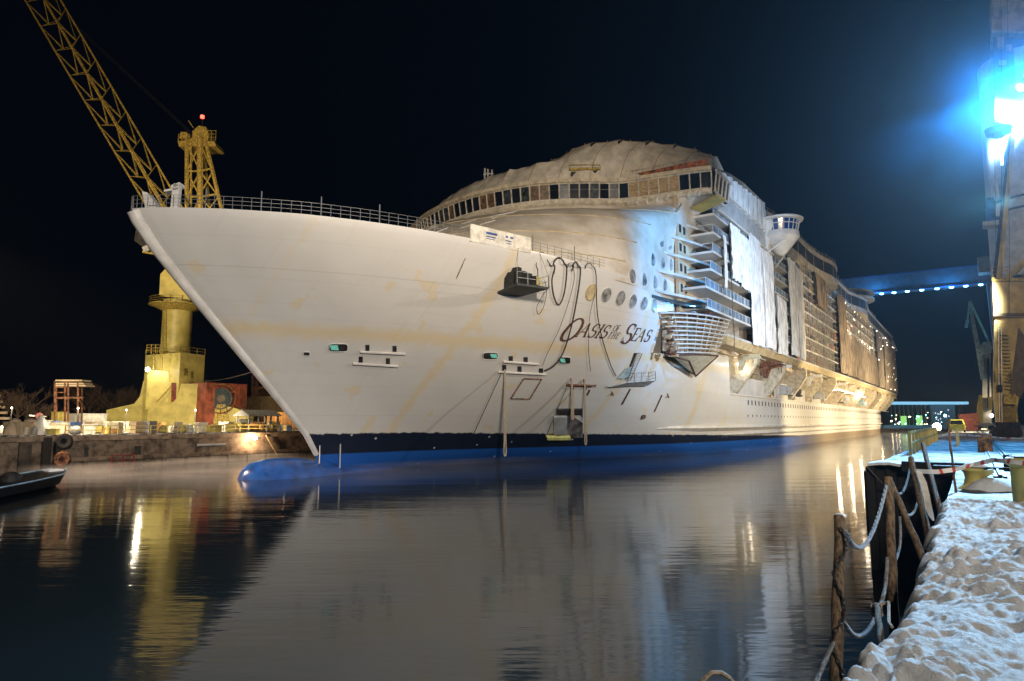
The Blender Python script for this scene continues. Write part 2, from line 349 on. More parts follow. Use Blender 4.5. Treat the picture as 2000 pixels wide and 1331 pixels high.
def hull_mat():
    m = bpy.data.materials.new('hull_paint'); m.use_nodes = True; nt = m.node_tree; L = nt.links; b = nt.nodes['Principled BSDF']
    b.inputs['Roughness'].default_value = .36
    geo = nn(nt, 'ShaderNodeTexCoord'); sp = nn(nt, 'ShaderNodeSeparateXYZ'); L.new(geo.outputs['Object'], sp.inputs[0])
    def noi(sc, det=4., st=None, r=.6):
        s = geo.outputs['Object']
        if st: mp = nn(nt, 'ShaderNodeMapping', Scale=st); L.new(s, mp.inputs[0]); s = mp.outputs[0]
        n = nn(nt, 'ShaderNodeTexNoise', Scale=sc, Detail=det, Roughness=r); L.new(s, n.inputs['Vector']); return n.outputs[0]
    def M(op, a, b_=None, c=None, cl=False):
        n = nn(nt, 'ShaderNodeMath', operation=op, use_clamp=cl)
        for i, v in enumerate((a, b_, c)):
            if v is None: continue
            if isinstance(v, (int, float)): n.inputs[i].default_value = v
            else: L.new(v, n.inputs[i])
        return n.outputs[0]
    def mix(f, a, c):
        n = nn(nt, 'ShaderNodeMix', data_type='RGBA')
        if isinstance(f, float): n.inputs[0].default_value = f
        else: L.new(f, n.inputs[0])
        for i, v in ((6, a), (7, c)):
            if isinstance(v, tuple): n.inputs[i].default_value = (*v, 1)
            else: L.new(v, n.inputs[i])
        return n.outputs[2]
    Y, Z = sp.outputs[1], sp.outputs[2]
    jag = M('MULTIPLY_ADD', noi(.9, 5), 2.6, -1.3)
    def band(src, c, hw, soft=.35, j=jag, ja=1.0):     # 1 within |src+jag-c|<hw
        d = M('ABSOLUTE', M('SUBTRACT', M('MULTIPLY_ADD', j, ja, src), c)); return M('DIVIDE', M('SUBTRACT', hw, d), soft, cl=True)
    n_big = noi(.16, 3)
    white = mix(M('MULTIPLY', n_big, .6), (.60, .59, .57), (.68, .67, .65))
    white = mix(M('MULTIPLY', noi(.5, 6, (1, 1, .12)), .32), white, (.42, .39, .35))      # runs of dirt down the plates
    prim = (.62, .48, .24)
    white = mix(M('MULTIPLY', noi(1.0, 6, (1, .05, 2.6)), .30), white, (.46, .44, .42))
    f = band(Z, 14.1, .95, .8, jag, .6)
    for c, hw in ((57.3, .75), (83.5, .75), (105.5, .9), (124, .6), (146, .5), (38.5, .3)): f = M('MAXIMUM', f, M('MULTIPLY', band(Y, c-OY, hw*1.15, .9, jag, .7), M('LESS_THAN', Z, 24)))
    blot = M('MULTIPLY', M('GREATER_THAN', noi(.30, 3), .63), M('LESS_THAN', Z, 20)); f = M('MAXIMUM', f, M('MULTIPLY', blot, .7))
    blk = nn(nt, 'ShaderNodeTexBrick', Scale=1.0); blk.inputs['Color1'].default_value = (0, 0, 0, 1); blk.inputs['Color2'].default_value = (1, 1, 1, 1); blk.inputs['Mortar'].default_value = (.5, .5, .5, 1)
    blk.inputs['Brick Width'].default_value = 8.5; blk.inputs['Row Height'].default_value = 3.05; blk.inputs['Mortar Size'].default_value = .035; blk.inputs['Mortar Smooth'].default_value = .6
    cb = nn(nt, 'ShaderNodeCombineXYZ'); L.new(Y, cb.inputs[0]); L.new(Z, cb.inputs[1]); L.new(cb.outputs[0], blk.inputs['Vector'])
    col = mix(M('MULTIPLY', f, .60), white, prim)
    ln = None
    for c, hw in ((19.1, .05), (16.4, .03), (11.2, .03), (8.3, .03), (6.1, .03)):
        q_ = band(Z, c, hw, .04, jag, .0); ln = q_ if ln is None else M('MAXIMUM', ln, q_)
    for c, hw in ((44.5, .03), (50.8, .04), (51.9, .04), (63.5, .03), (70.2, .03), (77, .03), (91, .03), (98, .03), (112, .03)): ln = M('MAXIMUM', ln, M('MULTIPLY', band(Y, c-OY, hw, .04, jag, .0), .8))
    ln = M('MULTIPLY', ln, M('MULTIPLY_ADD', noi(.3, 2), .8, .1)); col = mix(M('MULTIPLY', ln, .55), col, (.22, .20, .17))
    seam = blk.outputs['Fac']; col = mix(M('MULTIPLY', seam, .15), col, (.30, .27, .23))
    # underwater paint: dark boot top over blue, ragged upper edge; brown aft paints in reflections and mist
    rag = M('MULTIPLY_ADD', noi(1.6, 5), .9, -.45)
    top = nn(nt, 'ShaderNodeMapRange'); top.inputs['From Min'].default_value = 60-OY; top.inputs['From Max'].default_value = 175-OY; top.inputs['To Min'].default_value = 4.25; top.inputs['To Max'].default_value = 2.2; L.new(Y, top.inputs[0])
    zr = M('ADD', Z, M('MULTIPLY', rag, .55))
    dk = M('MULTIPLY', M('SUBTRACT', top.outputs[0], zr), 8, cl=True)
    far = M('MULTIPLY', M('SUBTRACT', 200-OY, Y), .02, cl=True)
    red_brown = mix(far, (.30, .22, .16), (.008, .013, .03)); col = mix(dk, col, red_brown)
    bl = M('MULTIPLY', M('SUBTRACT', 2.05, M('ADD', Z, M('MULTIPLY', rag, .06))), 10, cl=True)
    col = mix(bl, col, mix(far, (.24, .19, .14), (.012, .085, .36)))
    speck = nn(nt, 'ShaderNodeTexVoronoi', Scale=.55); L.new(geo.outputs['Object'], speck.inputs['Vector'])
    col = mix(M('MULTIPLY', M('LESS_THAN', speck.outputs['Distance'], .085), M('MULTIPLY', dk, .75)), col, (.5, .5, .48))
    L.new(col, b.inputs['Base Color'])
    wv = M('SINE', M('MULTIPLY', Y, 7.6)); wz_ = M('SINE', M('MULTIPLY', Z, 2.05)); quilt = M('MULTIPLY', M('MULTIPLY', wv, wz_), noi(.25, 2))
    h = M('ADD', M('MULTIPLY_ADD', noi(.55, 2), .5, M('MULTIPLY', seam, -.25)), M('MULTIPLY', quilt, .09))
    bp = nn(nt, 'ShaderNodeBump', Strength=.35, Distance=.05); L.new(h, bp.inputs['Height']); L.new(bp.outputs[0], b.inputs['Normal'])
    mr = nn(nt, 'ShaderNodeMapRange'); mr.inputs['To Min'].default_value = .26; mr.inputs['To Max'].default_value = .46; L.new(noi(.4, 3), mr.inputs[0]); L.new(mr.outputs[0], b.inputs['Roughness'])
    return m
OY = 50.0
ship = thing('cruise_ship', 'huge white unfinished cruise ship with a blue bulbous bow floating in the dock', 'ship', (XC, OY, 0))
HULLM = hull_mat()
SX = ship
# main hull shell below the recess and the bow
zs = [-5, -2.5, -1, 0, .8, 1.6, 2.4, 3.2, 4.2, 5.2, 6.4, 7.6, 8.8, 10.2]
ts = list(np.linspace(0, 1, 46)**1.7)
def shell(mb, zs, Yend, side, n=70, power=1.8, y0=None):
    P = []
    for z in zs:
        s = stem(z); row = []
        for t in np.linspace(0, 1, n)**power:
            Y = s+(Yend-s)*t; row.append((XC+side*half(z, Y), Y, z))
        P.append(row)
    if side > 0: P = [r[::-1] for r in P]
    mb.grid(P)
    return P
h = MB()
for sd in (1, -1): shell(h, zs, 384.3, sd, 110, 1.9)
zs2 = [10.2, 11.5, 13, 14.5, 16, 17.5, 19, 20.5, 21.8, 22.6, 23.1, 23.3]
for sd in (1, -1): shell(h, zs2, 118, sd, 80, 1.9)
# transom, deck at 23, floor of the recess at 10.2
def ring(z, Y0, Y1, n, pw=1.9):
    r = [(XC+half(z, Y), Y, z) for Y in [stem(z)+(Y1-stem(z))*t for t in np.linspace(0, 1, n)**pw]]
    return r
zz = zs; tr = [(XC-half(z, 384.3), 384.3, z) for z in zz]; tl = [(XC+half(z, 384.3), 384.3, z) for z in zz]; h.grid([tl, tr])
R = ring(10.2, 0, 384.3, 60); h.grid([R, [(2*XC-p[0], p[1], p[2]) for p in R]])
h.smooth = True
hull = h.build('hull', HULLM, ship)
d = MB(); R = ring(22.9, 0, 118, 50); d.grid([[(p[0]-.12, p[1], 22.9) for p in R], [(2*XC-p[0]+.12, p[1], 22.9) for p in R]]); d.build('foredeck', GREY, ship)
# rounded stem bar
sb = MB(); pts = [(XC, stem(z)+.16, z) for z in np.linspace(2, 23.2, 30)]; sb.tube(pts, .28, 10, r2=.62); sb.smooth = True; sb.build('stem_bar', WHITE, ship)
# bulbous bow
P = []
BY = [40.2, 40.45, 40.9, 41.5, 42.4, 44, 46, 48, 50, 53, 57, 61]; BU = [0, .38, .60, .80, .94, 1, .97, .84, .66, .42, .2, 0]; BW = [0, .36, .58, .80, .95, 1, 1, .97, .88, .7, .5, .3]
for i in range(40):
    t = i/39; Y = 40.2+20.8*t**1.35; u_ = itp(Y, BY, BU); r = itp(Y, BY, BW); hw = 3.3*r; up = 1.85*u_; row = []
    for k in range(28):
        a = 2*math.pi*k/28; c, s_ = math.cos(a), math.sin(a)
        row.append((XC+hw*c, Y, -1.0+(up+1.0)*s_ if s_ > 0 else -1.0+5.5*r*s_))
    P.append(row)
bb = MB(); bb.grid(P, close=True); bb.smooth = True
BLUEH = mat('antifouling_blue', (.012, .085, .36), .28, var=.25, scale=.8, bump=.06)
bulb = bb.build('bulbous_bow', BLUEH, ship)
MB().bar((XC+1.5, 48.2, .9), (XC+1.5, 48.2, 3.0), .045).build('draught_rod', WHITE, ship); MB().bar((XC+1.9, 50.6, .6), (XC+1.9, 50.6, 3.1), .06).build('draught_rod', WHITE, ship)
# forecastle rail along the sheer
r = MB(); pr = [hull_pt(stem(23.3)+(72-stem(23.3))*t, 23.3, -.12) for t in np.linspace(0, 1, 60)**1.6]
for k in (.4, .75, 1.1): r.tube([(p[0], p[1], p[2]+k) for p in pr], .022, 4)
acc = 0; last = pr[0]
for i in range(len(pr)-1):
    seg = np.linalg.norm(np.array(pr[i+1])-np.array(pr[i])); n = max(1, int(round(seg/1.6)))
    for k in range(n): p = lerp(pr[i], pr[i+1], k/n); r.bar(p, p+np.array([0, 0, 1.12]), .025)
for i in range(12, 56, 6): r.bar(pr[i], (pr[i][0], pr[i][1], pr[i][2]+1.75), .05)
pl = [(2*XC-p[0], p[1], p[2]) for p in pr]
for k in (.4, .75, 1.1): r.tube([(p[0], p[1], p[2]+k) for p in pl], .035, 4)
for i in range(0, len(pl), 2): r.bar(pl[i], (pl[i][0], pl[i][1], pl[i][2]+1.12), .035)
r.build('bow_railing', mat('rail_grey', (.22, .22, .22), .5, .3), ship)
# mooring gear on the very tip (white fairlead post, davit head)
r = MB()
tipx, tipy = XC, 29.5
def tp(px_, py_, D=62): return at(px_, py_, D=D)
Dn = float((np.array([XC+3, 31, 0]))@Fh)
p = [tp(332, 412, Dn), tp(346, 412, Dn), tp(350, 362, Dn), tp(340, 358, Dn), tp(336, 372, Dn)]; r.prism(p, Fh*.5)
r.prism([tp(334, 362, Dn), tp(351, 356, Dn), tp(351, 362, Dn), tp(334, 368, Dn)], Fh*.9)
r.prism([tp(320, 371, Dn), tp(348, 366, Dn), tp(348, 370, Dn), tp(320, 375, Dn)], Fh*.6)
r.prism([tp(284, 404, Dn), tp(332, 411, Dn), tp(346, 418, Dn), tp(300, 412, Dn)], Fh*.8)
r.build('jackstaff_base', WHITE, ship)
r = MB(); r.prism([tp(277, 374, Dn), tp(287, 376, Dn), tp(305, 398, Dn), tp(292, 406, Dn), tp(283, 400, Dn)], Fh*1.0)
r.prism([tp(282, 398, Dn), tp(300, 402, Dn), tp(318, 414, Dn), tp(300, 414, Dn), tp(284, 408, Dn)], Fh*.7); r.build('fairlead', WHITE, ship)
# ---------------- dome-shaped superstructure front between the foredeck and the bridge windows
DZ = [22.4, 23.8, 25.1, 26.8, 28.4, 30.0, 31.6, 33.2, 34.8, 36.4, 37.4, 38.2, 38.7]
FYf = [57.0, 58.0, 59.6, 61.3, 63.4, 65.8, 68.6, 72.0, 75.8, 79.5, 81.5, 82.6, 83.2]
def dome_side(z): return itp(z, [22, 30, 36, 38.7], [23.5, 23.6, 24.6, 25.5])
ARC = [(-90.2, 96.5), (-86.5, 94.6), (-82.5, 92.2), (-78.5, 89.6), (-75.0, 87.9), (-71.5, 86.6), (-67.5, 85.5), (-64, 84.9), (-60.5, 84.7), (-57, 84.9), (-53.3, 85.6), (-49.2, 87.3), (-46, 89.2), (-43.0, 91.4), (-41.6, 92.2), (-39.0, 92.7), (-35.3, 93.2), (-30.9, 93.9), (-28.9, 94.6)]
ARX = [p[0] for p in ARC]; ARY = [p[1] for p in ARC]
def dome_row(z, n=64, Yb=104):
    yf = itp(z, DZ, FYf); ws = dome_side(z); Ls = itp(z, [22, 28, 34, 38.7], [21, 21, 18, 11]); row = []
    for k in range(n+1):
        a = -math.pi/2+math.pi*k/n; u = math.sin(a); c = math.cos(a)
        row.append((XC+ws*u, yf+Ls*(1-max(c, 0)**1.05), z))
    tb = max(0., min(1., (z-33.2)/4.6)); tb = tb*tb*(3-2*tb)
    row = [(x, lerp([y], [max(y, itp(x, ARX, ARY)+.05)], tb)[0], zz__) for x, y, zz__ in row]
    row = [(row[0][0], Yb, z)]+row+[(row[-1][0], Yb, z)]
    return row
P = []
for z in np.linspace(22.4, 38.7, 40): P.append(dome_row(z))
dm = MB(); dm.grid(P); dm.smooth = True
DOMEM = mat('dome_paint', (.60, .56, .50), .34, var=.15, scale=.22, bump=.06, col2=(.46, .40, .32))
dome = dm.build('superstructure_front', DOMEM, ship)
s_ = MB()
for z in (25.2, 28.4, 31.7, 34.9):
    row = dome_row(z)[1:-1]; s_.tube([(p[0]+(p[0]-XC)*.002, p[1]-.02, z) for p in row[4:-4]], .07, 5)
s_.build('deck_seam', PRIMER, ship)
# diagonal weld dashes on the dome
s_ = MB()
rnd = random.Random(3)
for i in range(26):
    z = 26+rnd.random()*9; row = dome_row(z); k = int(26+rnd.random()*16)
    a = row[k]; b_ = dome_row(z+.8)[k+1]; s_.bar((a[0], a[1]-.05, a[2]), (b_[0], b_[1]-.05, b_[2]), .035)
s_.build('weld_seam', WHITE, ship, kind='stuff')
# ---------------- the long row of big windows (lounge / bridge front)
def resample(pts, n):
    pts = np.array(pts, float); s = np.r_[0, np.cumsum(np.linalg.norm(np.diff(pts, axis=0), axis=1))]
    t = np.linspace(0, s[-1], n+1); return [tuple(np.interp(q, s, pts[:, i]) for i in range(pts.shape[1])) for q in t]
NP = 44
arc = resample(ARC, NP)
def off2(pts, d):    # offset outwards (towards the bow)
    out = []
    for i, p in enumerate(pts):
        a = np.array(pts[max(0, i-1)]); b = np.array(pts[min(len(pts)-1, i+1)]); t = (b-a)/np.linalg.norm(b-a); nrm = np.array([t[1], -t[0]])
        out.append((p[0]+nrm[0]*d, p[1]+nrm[1]*d))
    return out
zb, zt = 38.75, 41.1
a0 = off2(arc, 0.0); a1 = off2(arc, .42)          # windows lean outwards to the top
pane_mats = [GLASS, mat('window_brown', (.16, .10, .055), .5, var=.4), GLASS, mat('window_slate', (.05, .06, .07), .2, var=.4)]
fr = MB()
for i in range(NP+1):
    p = a0[i]; q = a1[i]; fr.bar((p[0], p[1]-.08, zb-.1), (q[0], q[1]-.08, zt+.1), .11)
for zz_, aa, rr in ((zb, a0, .14), (zt, a1, .14)): fr.tube([(p[0], p[1]-.06, zz_) for p in aa], rr, 4)
fr.tube([(lerp(p, q, .62)[0], lerp(p, q, .62)[1]+.03, lerp([zb], [zt], .62)[0]) for p, q in zip(a0, a1)], .035, 4)
frame = fr.build('window_frame', mat('cream_frame', (.60, .55, .46), .5), ship)
rnd = random.Random(11)
for i in range(NP):
    p, q, p2, q2 = a0[i], a0[i+1], a1[i], a1[i+1]
    mt = PLY if i in (NP-8, NP-7, NP-6, NP-5) else (rnd.choice(pane_mats) if i < NP-4 else GLASS)
    if i == NP-4: mt = PLY
    g = MB(); g.hexa([(p[0], p[1], zb), (q[0], q[1], zb), (q[0], q[1]+.08, zb), (p[0], p[1]+.08, zb)], [(p2[0], p2[1], zt), (q2[0], q2[1], zt), (q2[0], q2[1]+.08, zt), (p2[0], p2[1]+.08, zt)])
    g.build('window', mt, ship)
# sill band, its soffit and the wing floor reaching out over the side
sl = MB(); o1 = off2(arc, .55); o2 = off2(arc, .15); o3 = off2(arc, -1.8)
sl.grid([[(p[0], p[1], 38.1) for p in o3], [(p[0], p[1], 37.75) for p in o2], [(p[0], p[1], 38.0) for p in o1], [(p[0], p[1], 38.55) for p in o1], [(p[0], p[1], 38.7) for p in a0], [(p[0], p[1]+3, 38.7) for p in a0]])
sl.smooth = True; sl.build('window_sill', mat('sill_paint', (.60, .54, .42), .5, var=.2), ship)
# flare that carries the wing: from the dome side out to the wing floor
wf = MB(); P = []
for i in range(NP-16, NP+1):
    q = o2[i]; u = (i-(NP-16))/16; base_x = min(q[0], XC+dome_side(37)); z_in = 37.4-1.4*u
    P.append([(q[0], q[1]+.3, 38.0), (lerp([q[0]], [min(q[0], -34.0)], .5)[0], q[1]+1.4+u*2, 37.2-.3*u), (min(q[0], -34.0), q[1]+2.6+u*4, 35.8-.4*u)])
wf.grid(P); wf.smooth = True; wf.build('wing_flare', SHIPWH, ship)
wu = MB(); wu.box((-34.3, 94.5, 37.85), (-29.2, 101.5, 38.2)); wu.build('wing_floor', WHITE, ship)
# eyebrow roof over the windows
ro = MB(); e0 = off2(arc, .9); e1 = off2(arc, .35); e2 = off2(arc, -2.5)
ro.grid([[(p[0], p[1], 41.05) for p in e1], [(p[0], p[1], 41.2) for p in e0], [(p[0], p[1], 41.75) for p in e0], [(p[0], p[1], 41.95) for p in e1], [(p[0], p[1], 42.25) for p in e2]])
ro.grid([[(p[0], p[1], 41.1) for p in e2], [(p[0], p[1], 41.05) for p in e1]]); ro.smooth = True
ro.build('eyebrow_roof', mat('roof_cream', (.58, .50, .36), .5, var=.2), ship)
wg = MB(); wg.hexa([(-29.3, 94.3, 38.2), (-28.7, 94.9, 38.2), (-28.7, 101.5, 38.2), (-29.3, 101.5, 38.2)], [(-29.1, 94.0, 41.2), (-28.3, 94.6, 41.2), (-28.3, 101.5, 41.2), (-29.1, 101.5, 41.2)])
wg.build('wing_side_glass', GLASS, ship)
wg = MB()
for y in (94.9, 96.5, 98.2, 99.9, 101.4): wg.bar((-28.62, y, 38.2), (-28.2, y, 41.2), .12)
wg.bar((-28.6, 94.7, 38.3), (-28.6, 101.6, 38.3), .15); wg.bar((-28.15, 94.4, 41.2), (-28.15, 101.6, 41.2), .22); wg.build('wing_side_frame', WHITE, ship)
rb = MB(); rb.box((-43, 94.0, 42.05), (-29.3, 94.15, 43.0)); rb.build('wing_top_board', ORANGE, ship)
rb = MB(); railing(rb, [(-44, 93.8, 41.9), (-29.2, 94.0, 41.9)], 1.6, .03, 1.6); rb.build('wing_top_railing', GALV, ship)
for q in resample([(-46, 88.8), (-29.4, 94.0)], 7)[:-1]:
    pass
# little drip brackets under the wing windows
br = MB()
for i in range(NP-9, NP): p = o1[i]; br.hexa([(p[0]-.5, p[1]-.1, 37.6), (p[0]-.35, p[1]-.1, 37.6), (p[0]-.35, p[1]+.9, 37.6), (p[0]-.5, p[1]+.9, 37.6)], [(p[0]-.1, p[1]-.25, 38.2), (p[0]+.05, p[1]-.25, 38.2), (p[0]+.05, p[1]+.9, 38.2), (p[0]-.1, p[1]+.9, 38.2)])
br.build('wing_bracket', WHITE, ship)
# ---------------- sheeted canopy over the upper decks forward
top = [(-90, 108, 46.3), (-84.5, 103.5, 47.2), (-78, 98.9, 48), (-69.4, 94.9, 48.3), (-63, 93.6, 48.4), (-57.5, 93.1, 48.3), (-52, 92.6, 48.5), (-48, 93.0, 49.0), (-43.5, 95.0, 49.2), (-40.3, 97.0, 49.0), (-36.7, 99.7, 48.6), (-34.2, 102.5, 48.3), (-31.8, 107.6, 48.0)]
N2 = 96
tp_ = resample(top, N2); ba_ = resample([(x, y) for x, y in off2(ARC, -1.2)], N2)
P = []
for k in range(9):
    t = k/8; row = []
    for i in range(N2+1):
        b_ = np.array([ba_[i][0], ba_[i][1], 42.0]); tt = np.array(tp_[i]); sc = abs(math.sin((i+2.2*noise.noise(Vector((i*.08, 0, 0))))*math.pi/6.0)); tt[2] += .32*(1-sc**.6)+.12*noise.noise(Vector((i*.5, 3, 0)))
        p = lerp(b_, tt, t); bul = math.sin(math.pi*t)
        p[2] += .5*bul; p[1] += -.7*bul+.5*noise.noise(Vector((i*.45, t*2.5, 1)))*bul+.22*noise.noise(Vector((i*1.3, t*1.2, 5)))
        if i < 62:
            st_ = min(1, (62-i)/6)*(1 if k > 4 else 0); p[1] += 1.7*st_; p[2] += (.0 if k > 4 else .35)*min(1, (62-i)/6)
        row.append(tuple(p))
    P.append(row)
back = [(p[0]*.93+XC*.07, p[1]+14, p[2]-.4) for p in P[-1]]; P.append(back)
cv = MB(); cv.grid(P); cv.smooth = True; cv.build('front_canopy', TARPC, ship)
ed = MB(); ed.tube([(p[0], p[1]-.08, p[2]+.05) for p in P[8]], .07, 5)
for i in range(4, N2, 5):
    p = P[8][i]; ed.bar((p[0], p[1]+.1, p[2]-.8), (p[0], p[1]-.15, p[2]+.35), .06)
ed.tube([(p[0], p[1]-.12, p[2]) for p in P[5][:60]], .06, 5)
for i in range(6, N2, 7): ed.tube([(P[k][i][0], P[k][i][1]-.07, P[k][i][2]+.03) for k in range(9)], .045, 4)
ed.build('canopy_batten', mat('batten_brown', (.34, .26, .17), .7), ship)
for i in list(range(48, N2, 6)):      # dark triangles painted in for shade where sheets part along the top edge
    p = P[8][i]; q = P[7][i]; g = MB(); g.prism([(p[0]-.5, p[1]-.2, p[2]+.02), (p[0]+.55, p[1]-.2, p[2]+.02), (q[0]+.1, q[1]-.25, p[2]-.95)], (0, .12, 0)); g.build('sheet_gap_shade', DARK, ship)
# openings in the canopy: a staging gap with dark interior, platforms
def canopy_pt(px_, py_, D): return at(px_, py_, D=D)
og = MB(); Dc = float(np.array([-47, 90.3, 0])@Fh)
og.prism([at(1113, 350, D=Dc), at(1176, 347, D=Dc), at(1172, 333, D=Dc), at(1115, 336, D=Dc)], Fh*1.2); og.build('canopy_opening', DARK, ship)
og = MB(); Dc2 = Dc-.4
og.prism([at(1112, 333, D=Dc2), at(1172, 331, D=Dc2), at(1174, 327, D=Dc2), at(1112, 328, D=Dc2)], Fh*1.0)
for x in (1112, 1135, 1158, 1172): og.bar(at(x, 333, D=Dc2), at(x, 322, D=Dc2), .05)
og.bar(at(1112, 322, D=Dc2), at(1172, 322, D=Dc2), .05); og.build('staging_platform', YELD, ship)
og = MB(); Dd = float(np.array([-79, 89.5, 0])@Fh)
og.prism([at(906, 385, D=Dd), at(940, 374, D=Dd), at(912, 371, D=Dd)], Fh*.5); og.build('canopy_gap', DARK, ship)
og = MB(); Dd = float(np.array([-75, 93.5, 0])@Fh)
for x, y0, y1 in ((947, 350, 329), (953, 349, 331), (961, 347, 332)): og.bar(at(x, y0, D=Dd), at(x, y1, D=Dd), .16)
og.bar(at(944, 341, D=Dd), at(964, 339, D=Dd), .1); og.build('vent_mast', SHIPWH, ship)
og = MB(); Dd = float(np.array([-55, 85.5, 0])@Fh)
for x in (1068, 1087): og.bar(at(x, 354, D=Dd), at(x, 342, D=Dd), .13)
og.build('rail_stub', WHITE, ship)
# ---------------- port side: balconies, sheets, lifeboat recess
def hp(px_, py_, off=0.0):     # where a pixel's line of sight meets the hull
    d = Fv+Rv*(px_-1000)/FPX+Uv*(665.5-py_)/FPX; a, b_ = 30., 420.; t = a
    while t < b_:
        p = C0+d*t
        if p[1] > stem(p[2]) and p[0] < XC+half(max(p[2], 0), p[1]): break
        t += .5
    lo, hi = t-.5, t
    for _ in range(18):
        m_ = (lo+hi)/2; p = C0+d*m_
        if p[0] < XC+half(p[2], p[1]) and p[1] > stem(p[2]): hi = m_
        else: lo = m_
    p = C0+d*hi; return np.array([p[0]+off, p[1], p[2]])
PX = XC+23.5
ys_end = 383.0
# main body behind the balconies
body = MB(); body.box((2*XC+33.6, 106, 16.6), (-33.4, ys_end, 43.2)); body.box((2*XC+36, 104, 43.2), (-35.5, 250, 46.2)); body.build('superstructure', mat('inner_wall', (.50, .43, .34), .6, col2=(.34, .25, .17), scale=.5), ship)
lw = MB(); lw.box((-60, 120, 10.3), (-38.5, 381, 16.6)); lw.build('recess_wall', mat('recess_paint', (.38, .33, .27), .6, col2=(.14, .10, .07), scale=.4), ship)
# fins that peel off the smooth front
FZ = [22.9, 25.8, 28.9, 31.6, 34.4, 37.6]; FY = [85.5, 85.5, 88.7, 89.3, 93.0, 97.5]
for z, y0 in zip(FZ, FY):
    f = MB(); cur = []
    for i in range(13):
        t = i/12; cur.append((PX-.1+2.7*math.sin(t*math.pi/2)**1.2*1.0, y0+14*t))
    lo = [(x, y, z-.16) for x, y in cur]; inn = [(PX-1.5, y, z-.16) for x, y in cur]
    f.sheet([lo, inn], (0, 0, .32)); f.tube([(x, y, z) for x, y in cur], .2, 6); f.build('balcony_fin', SHIPWH, ship)
f = MB(); cur = [(PX-.1+3.6*math.sin(i/12*math.pi/2)**1.2, 83.2+15*i/12) for i in range(13)]
# slabs: deck k
ZK = [18.65+2.93*k for k in range(9)]
Y0K = [103.4, 94.2, 93.8, 96.2, 97.6, 98.0, 98.4, 99.0, 99.5]
for k, z in enumerate(ZK):
    if z > 42: continue
    y0 = Y0K[k]; s_ = MB()
    s_.box((-33.5, y0, z-.34), (-29.95, 384 if k else 384, z)); s_.build('balcony_deck', SHIPWH if k < 8 else WHITE, ship)
    if k == 0: continue
    b_ = MB(); b_.box((-30.12, y0+.1, z+.08), (-30.06, 160, z+1.12)); b_.build('glass_balustrade', BLUEGLASS, ship)
    r = MB(); r.tube([(-30.05, y0+.1, z+1.18), (-30.05, 383, z+1.18)], .05, 4); r.tube([(-33.3, y0+.1, z+1.15), (-30.05, y0+.1, z+1.15)], .05, 4)
    for y in np.arange(y0+.1, 383, 2.0 if k < 3 else 2.6): r.bar((-30.05, y, z), (-30.05, y, z+1.15), .035)
    r.build('balcony_rail', SHIPWH, ship)
# partitions and posts between the balconies (past a hundred of a kind)
rnd = random.Random(5)
pm = MB()
for k, z in enumerate(ZK[:-1]):
    for y in np.arange(max(Y0K[k], 106)+1, 383, 4.1):
        if rnd.random() < .85: pm.box((-33.39, y, z), (-31.2-.4*rnd.random(), y+.09, z+2.58))
pm.build('balcony_partition', mat('partition', (.40, .32, .23), .6, col2=(.20, .13, .08), scale=.3), ship, kind='stuff')
# cabin windows and doors in the inner wall: front hundred as parts
fw_ = MB(); fw_.box((-33.9, 92.5, 16.6), (-33.45, 106, 38)); fw_.build('cabin_front_wall', TAN, ship)
cnt = 0; rest = MB()
for k, z in enumerate(ZK[:7]):
    for y in np.arange(96.5 if z < 38 else 108, 383, 3.3):
        if k and y < 97.5: continue
        g = MB() if (y < 150) else rest
        hgt = rnd.choice([1.3, 2.2, 2.2]); base = z+(.05 if hgt > 2 else .9); wdt = rnd.choice([.9, 1.5, 2.0])
        g.box((-33.44, y, base), (-33.30, y+wdt, base+hgt))
        if y < 150 and cnt < 96: g.build('cabin_window', rnd.choice([GLASS, BLUEGLASS, GLASS, RUSTDK]), ship); cnt += 1
        elif y < 150: rest.add(g.v, g.f)
rest.build('far_cabin_window', GLASS, ship, kind='stuff')
for z in (23.6, 26.6, 29.6, 32.4):
    for y in (93.2, 94.9):
        g = MB(); g.box((-33.44, y, z+.3), (-33.36, y+.7, z+1.4)); g.build('cabin_window', DARK, ship)
rnd = random.Random(41)
for i in range(64):
    y = 104+i*4.3+rnd.random()*2; L_ = rnd.uniform(1.5, 5); x = rnd.uniform(-33.2, -30.4); z = rnd.uniform(16.5, 17.15)
    g = MB(); g.bar((x, y, z), (x+rnd.uniform(-.4, .4), y+L_, z+rnd.uniform(-.25, .1)), rnd.uniform(.07, .16)); g.bar((x, y+.3, z), (x, y+.3, 17.3), .05); g.build('service_pipe', rnd.choice([RUST, PRIMER, GALV, SHIPWH, DARK]), ship)
# underside beam of the balcony block with pipes and work stages
ub = MB(); ub.hexa([(-33.5, 103.6, 17.2), (-30.6, 104.2, 17.2), (-30.6, 384, 17.2), (-33.5, 384, 17.2)], [(-33.5, 103.5, 18.3), (-29.98, 103.5, 18.3), (-29.98, 384, 18.3), (-33.5, 384, 18.3)]); ub.build('balcony_block_base', PRIMER, ship)
ub = MB(); ub.box((-38.5, 116.5, 16.62), (-33.5, 384, 17.15)); ub.build('recess_ceiling', TAN, ship)
# brackets
for i, y in enumerate([121.5, 143.5, 164.5, 184.5, 205, 225, 245, 264, 282, 300, 318, 336, 354, 371]):
    g = MB(); z0 = 10.6
    poly = [(-34.35, y, z0-.2), (-33.9, y, z0), (-31.6, y, 13.6), (-30.5, y, 15.4), (-30.5, y, 17.15), (-38.4, y, 17.15), (-38.4, y, 12), (-37, y, 10.3), (-34.35, y, 10.3)]
    g.prism(poly, (0, 1.1, 0)); g.build('recess_bracket', mat('bracket_cream', (.56, .49, .36), .5, var=.2), ship)
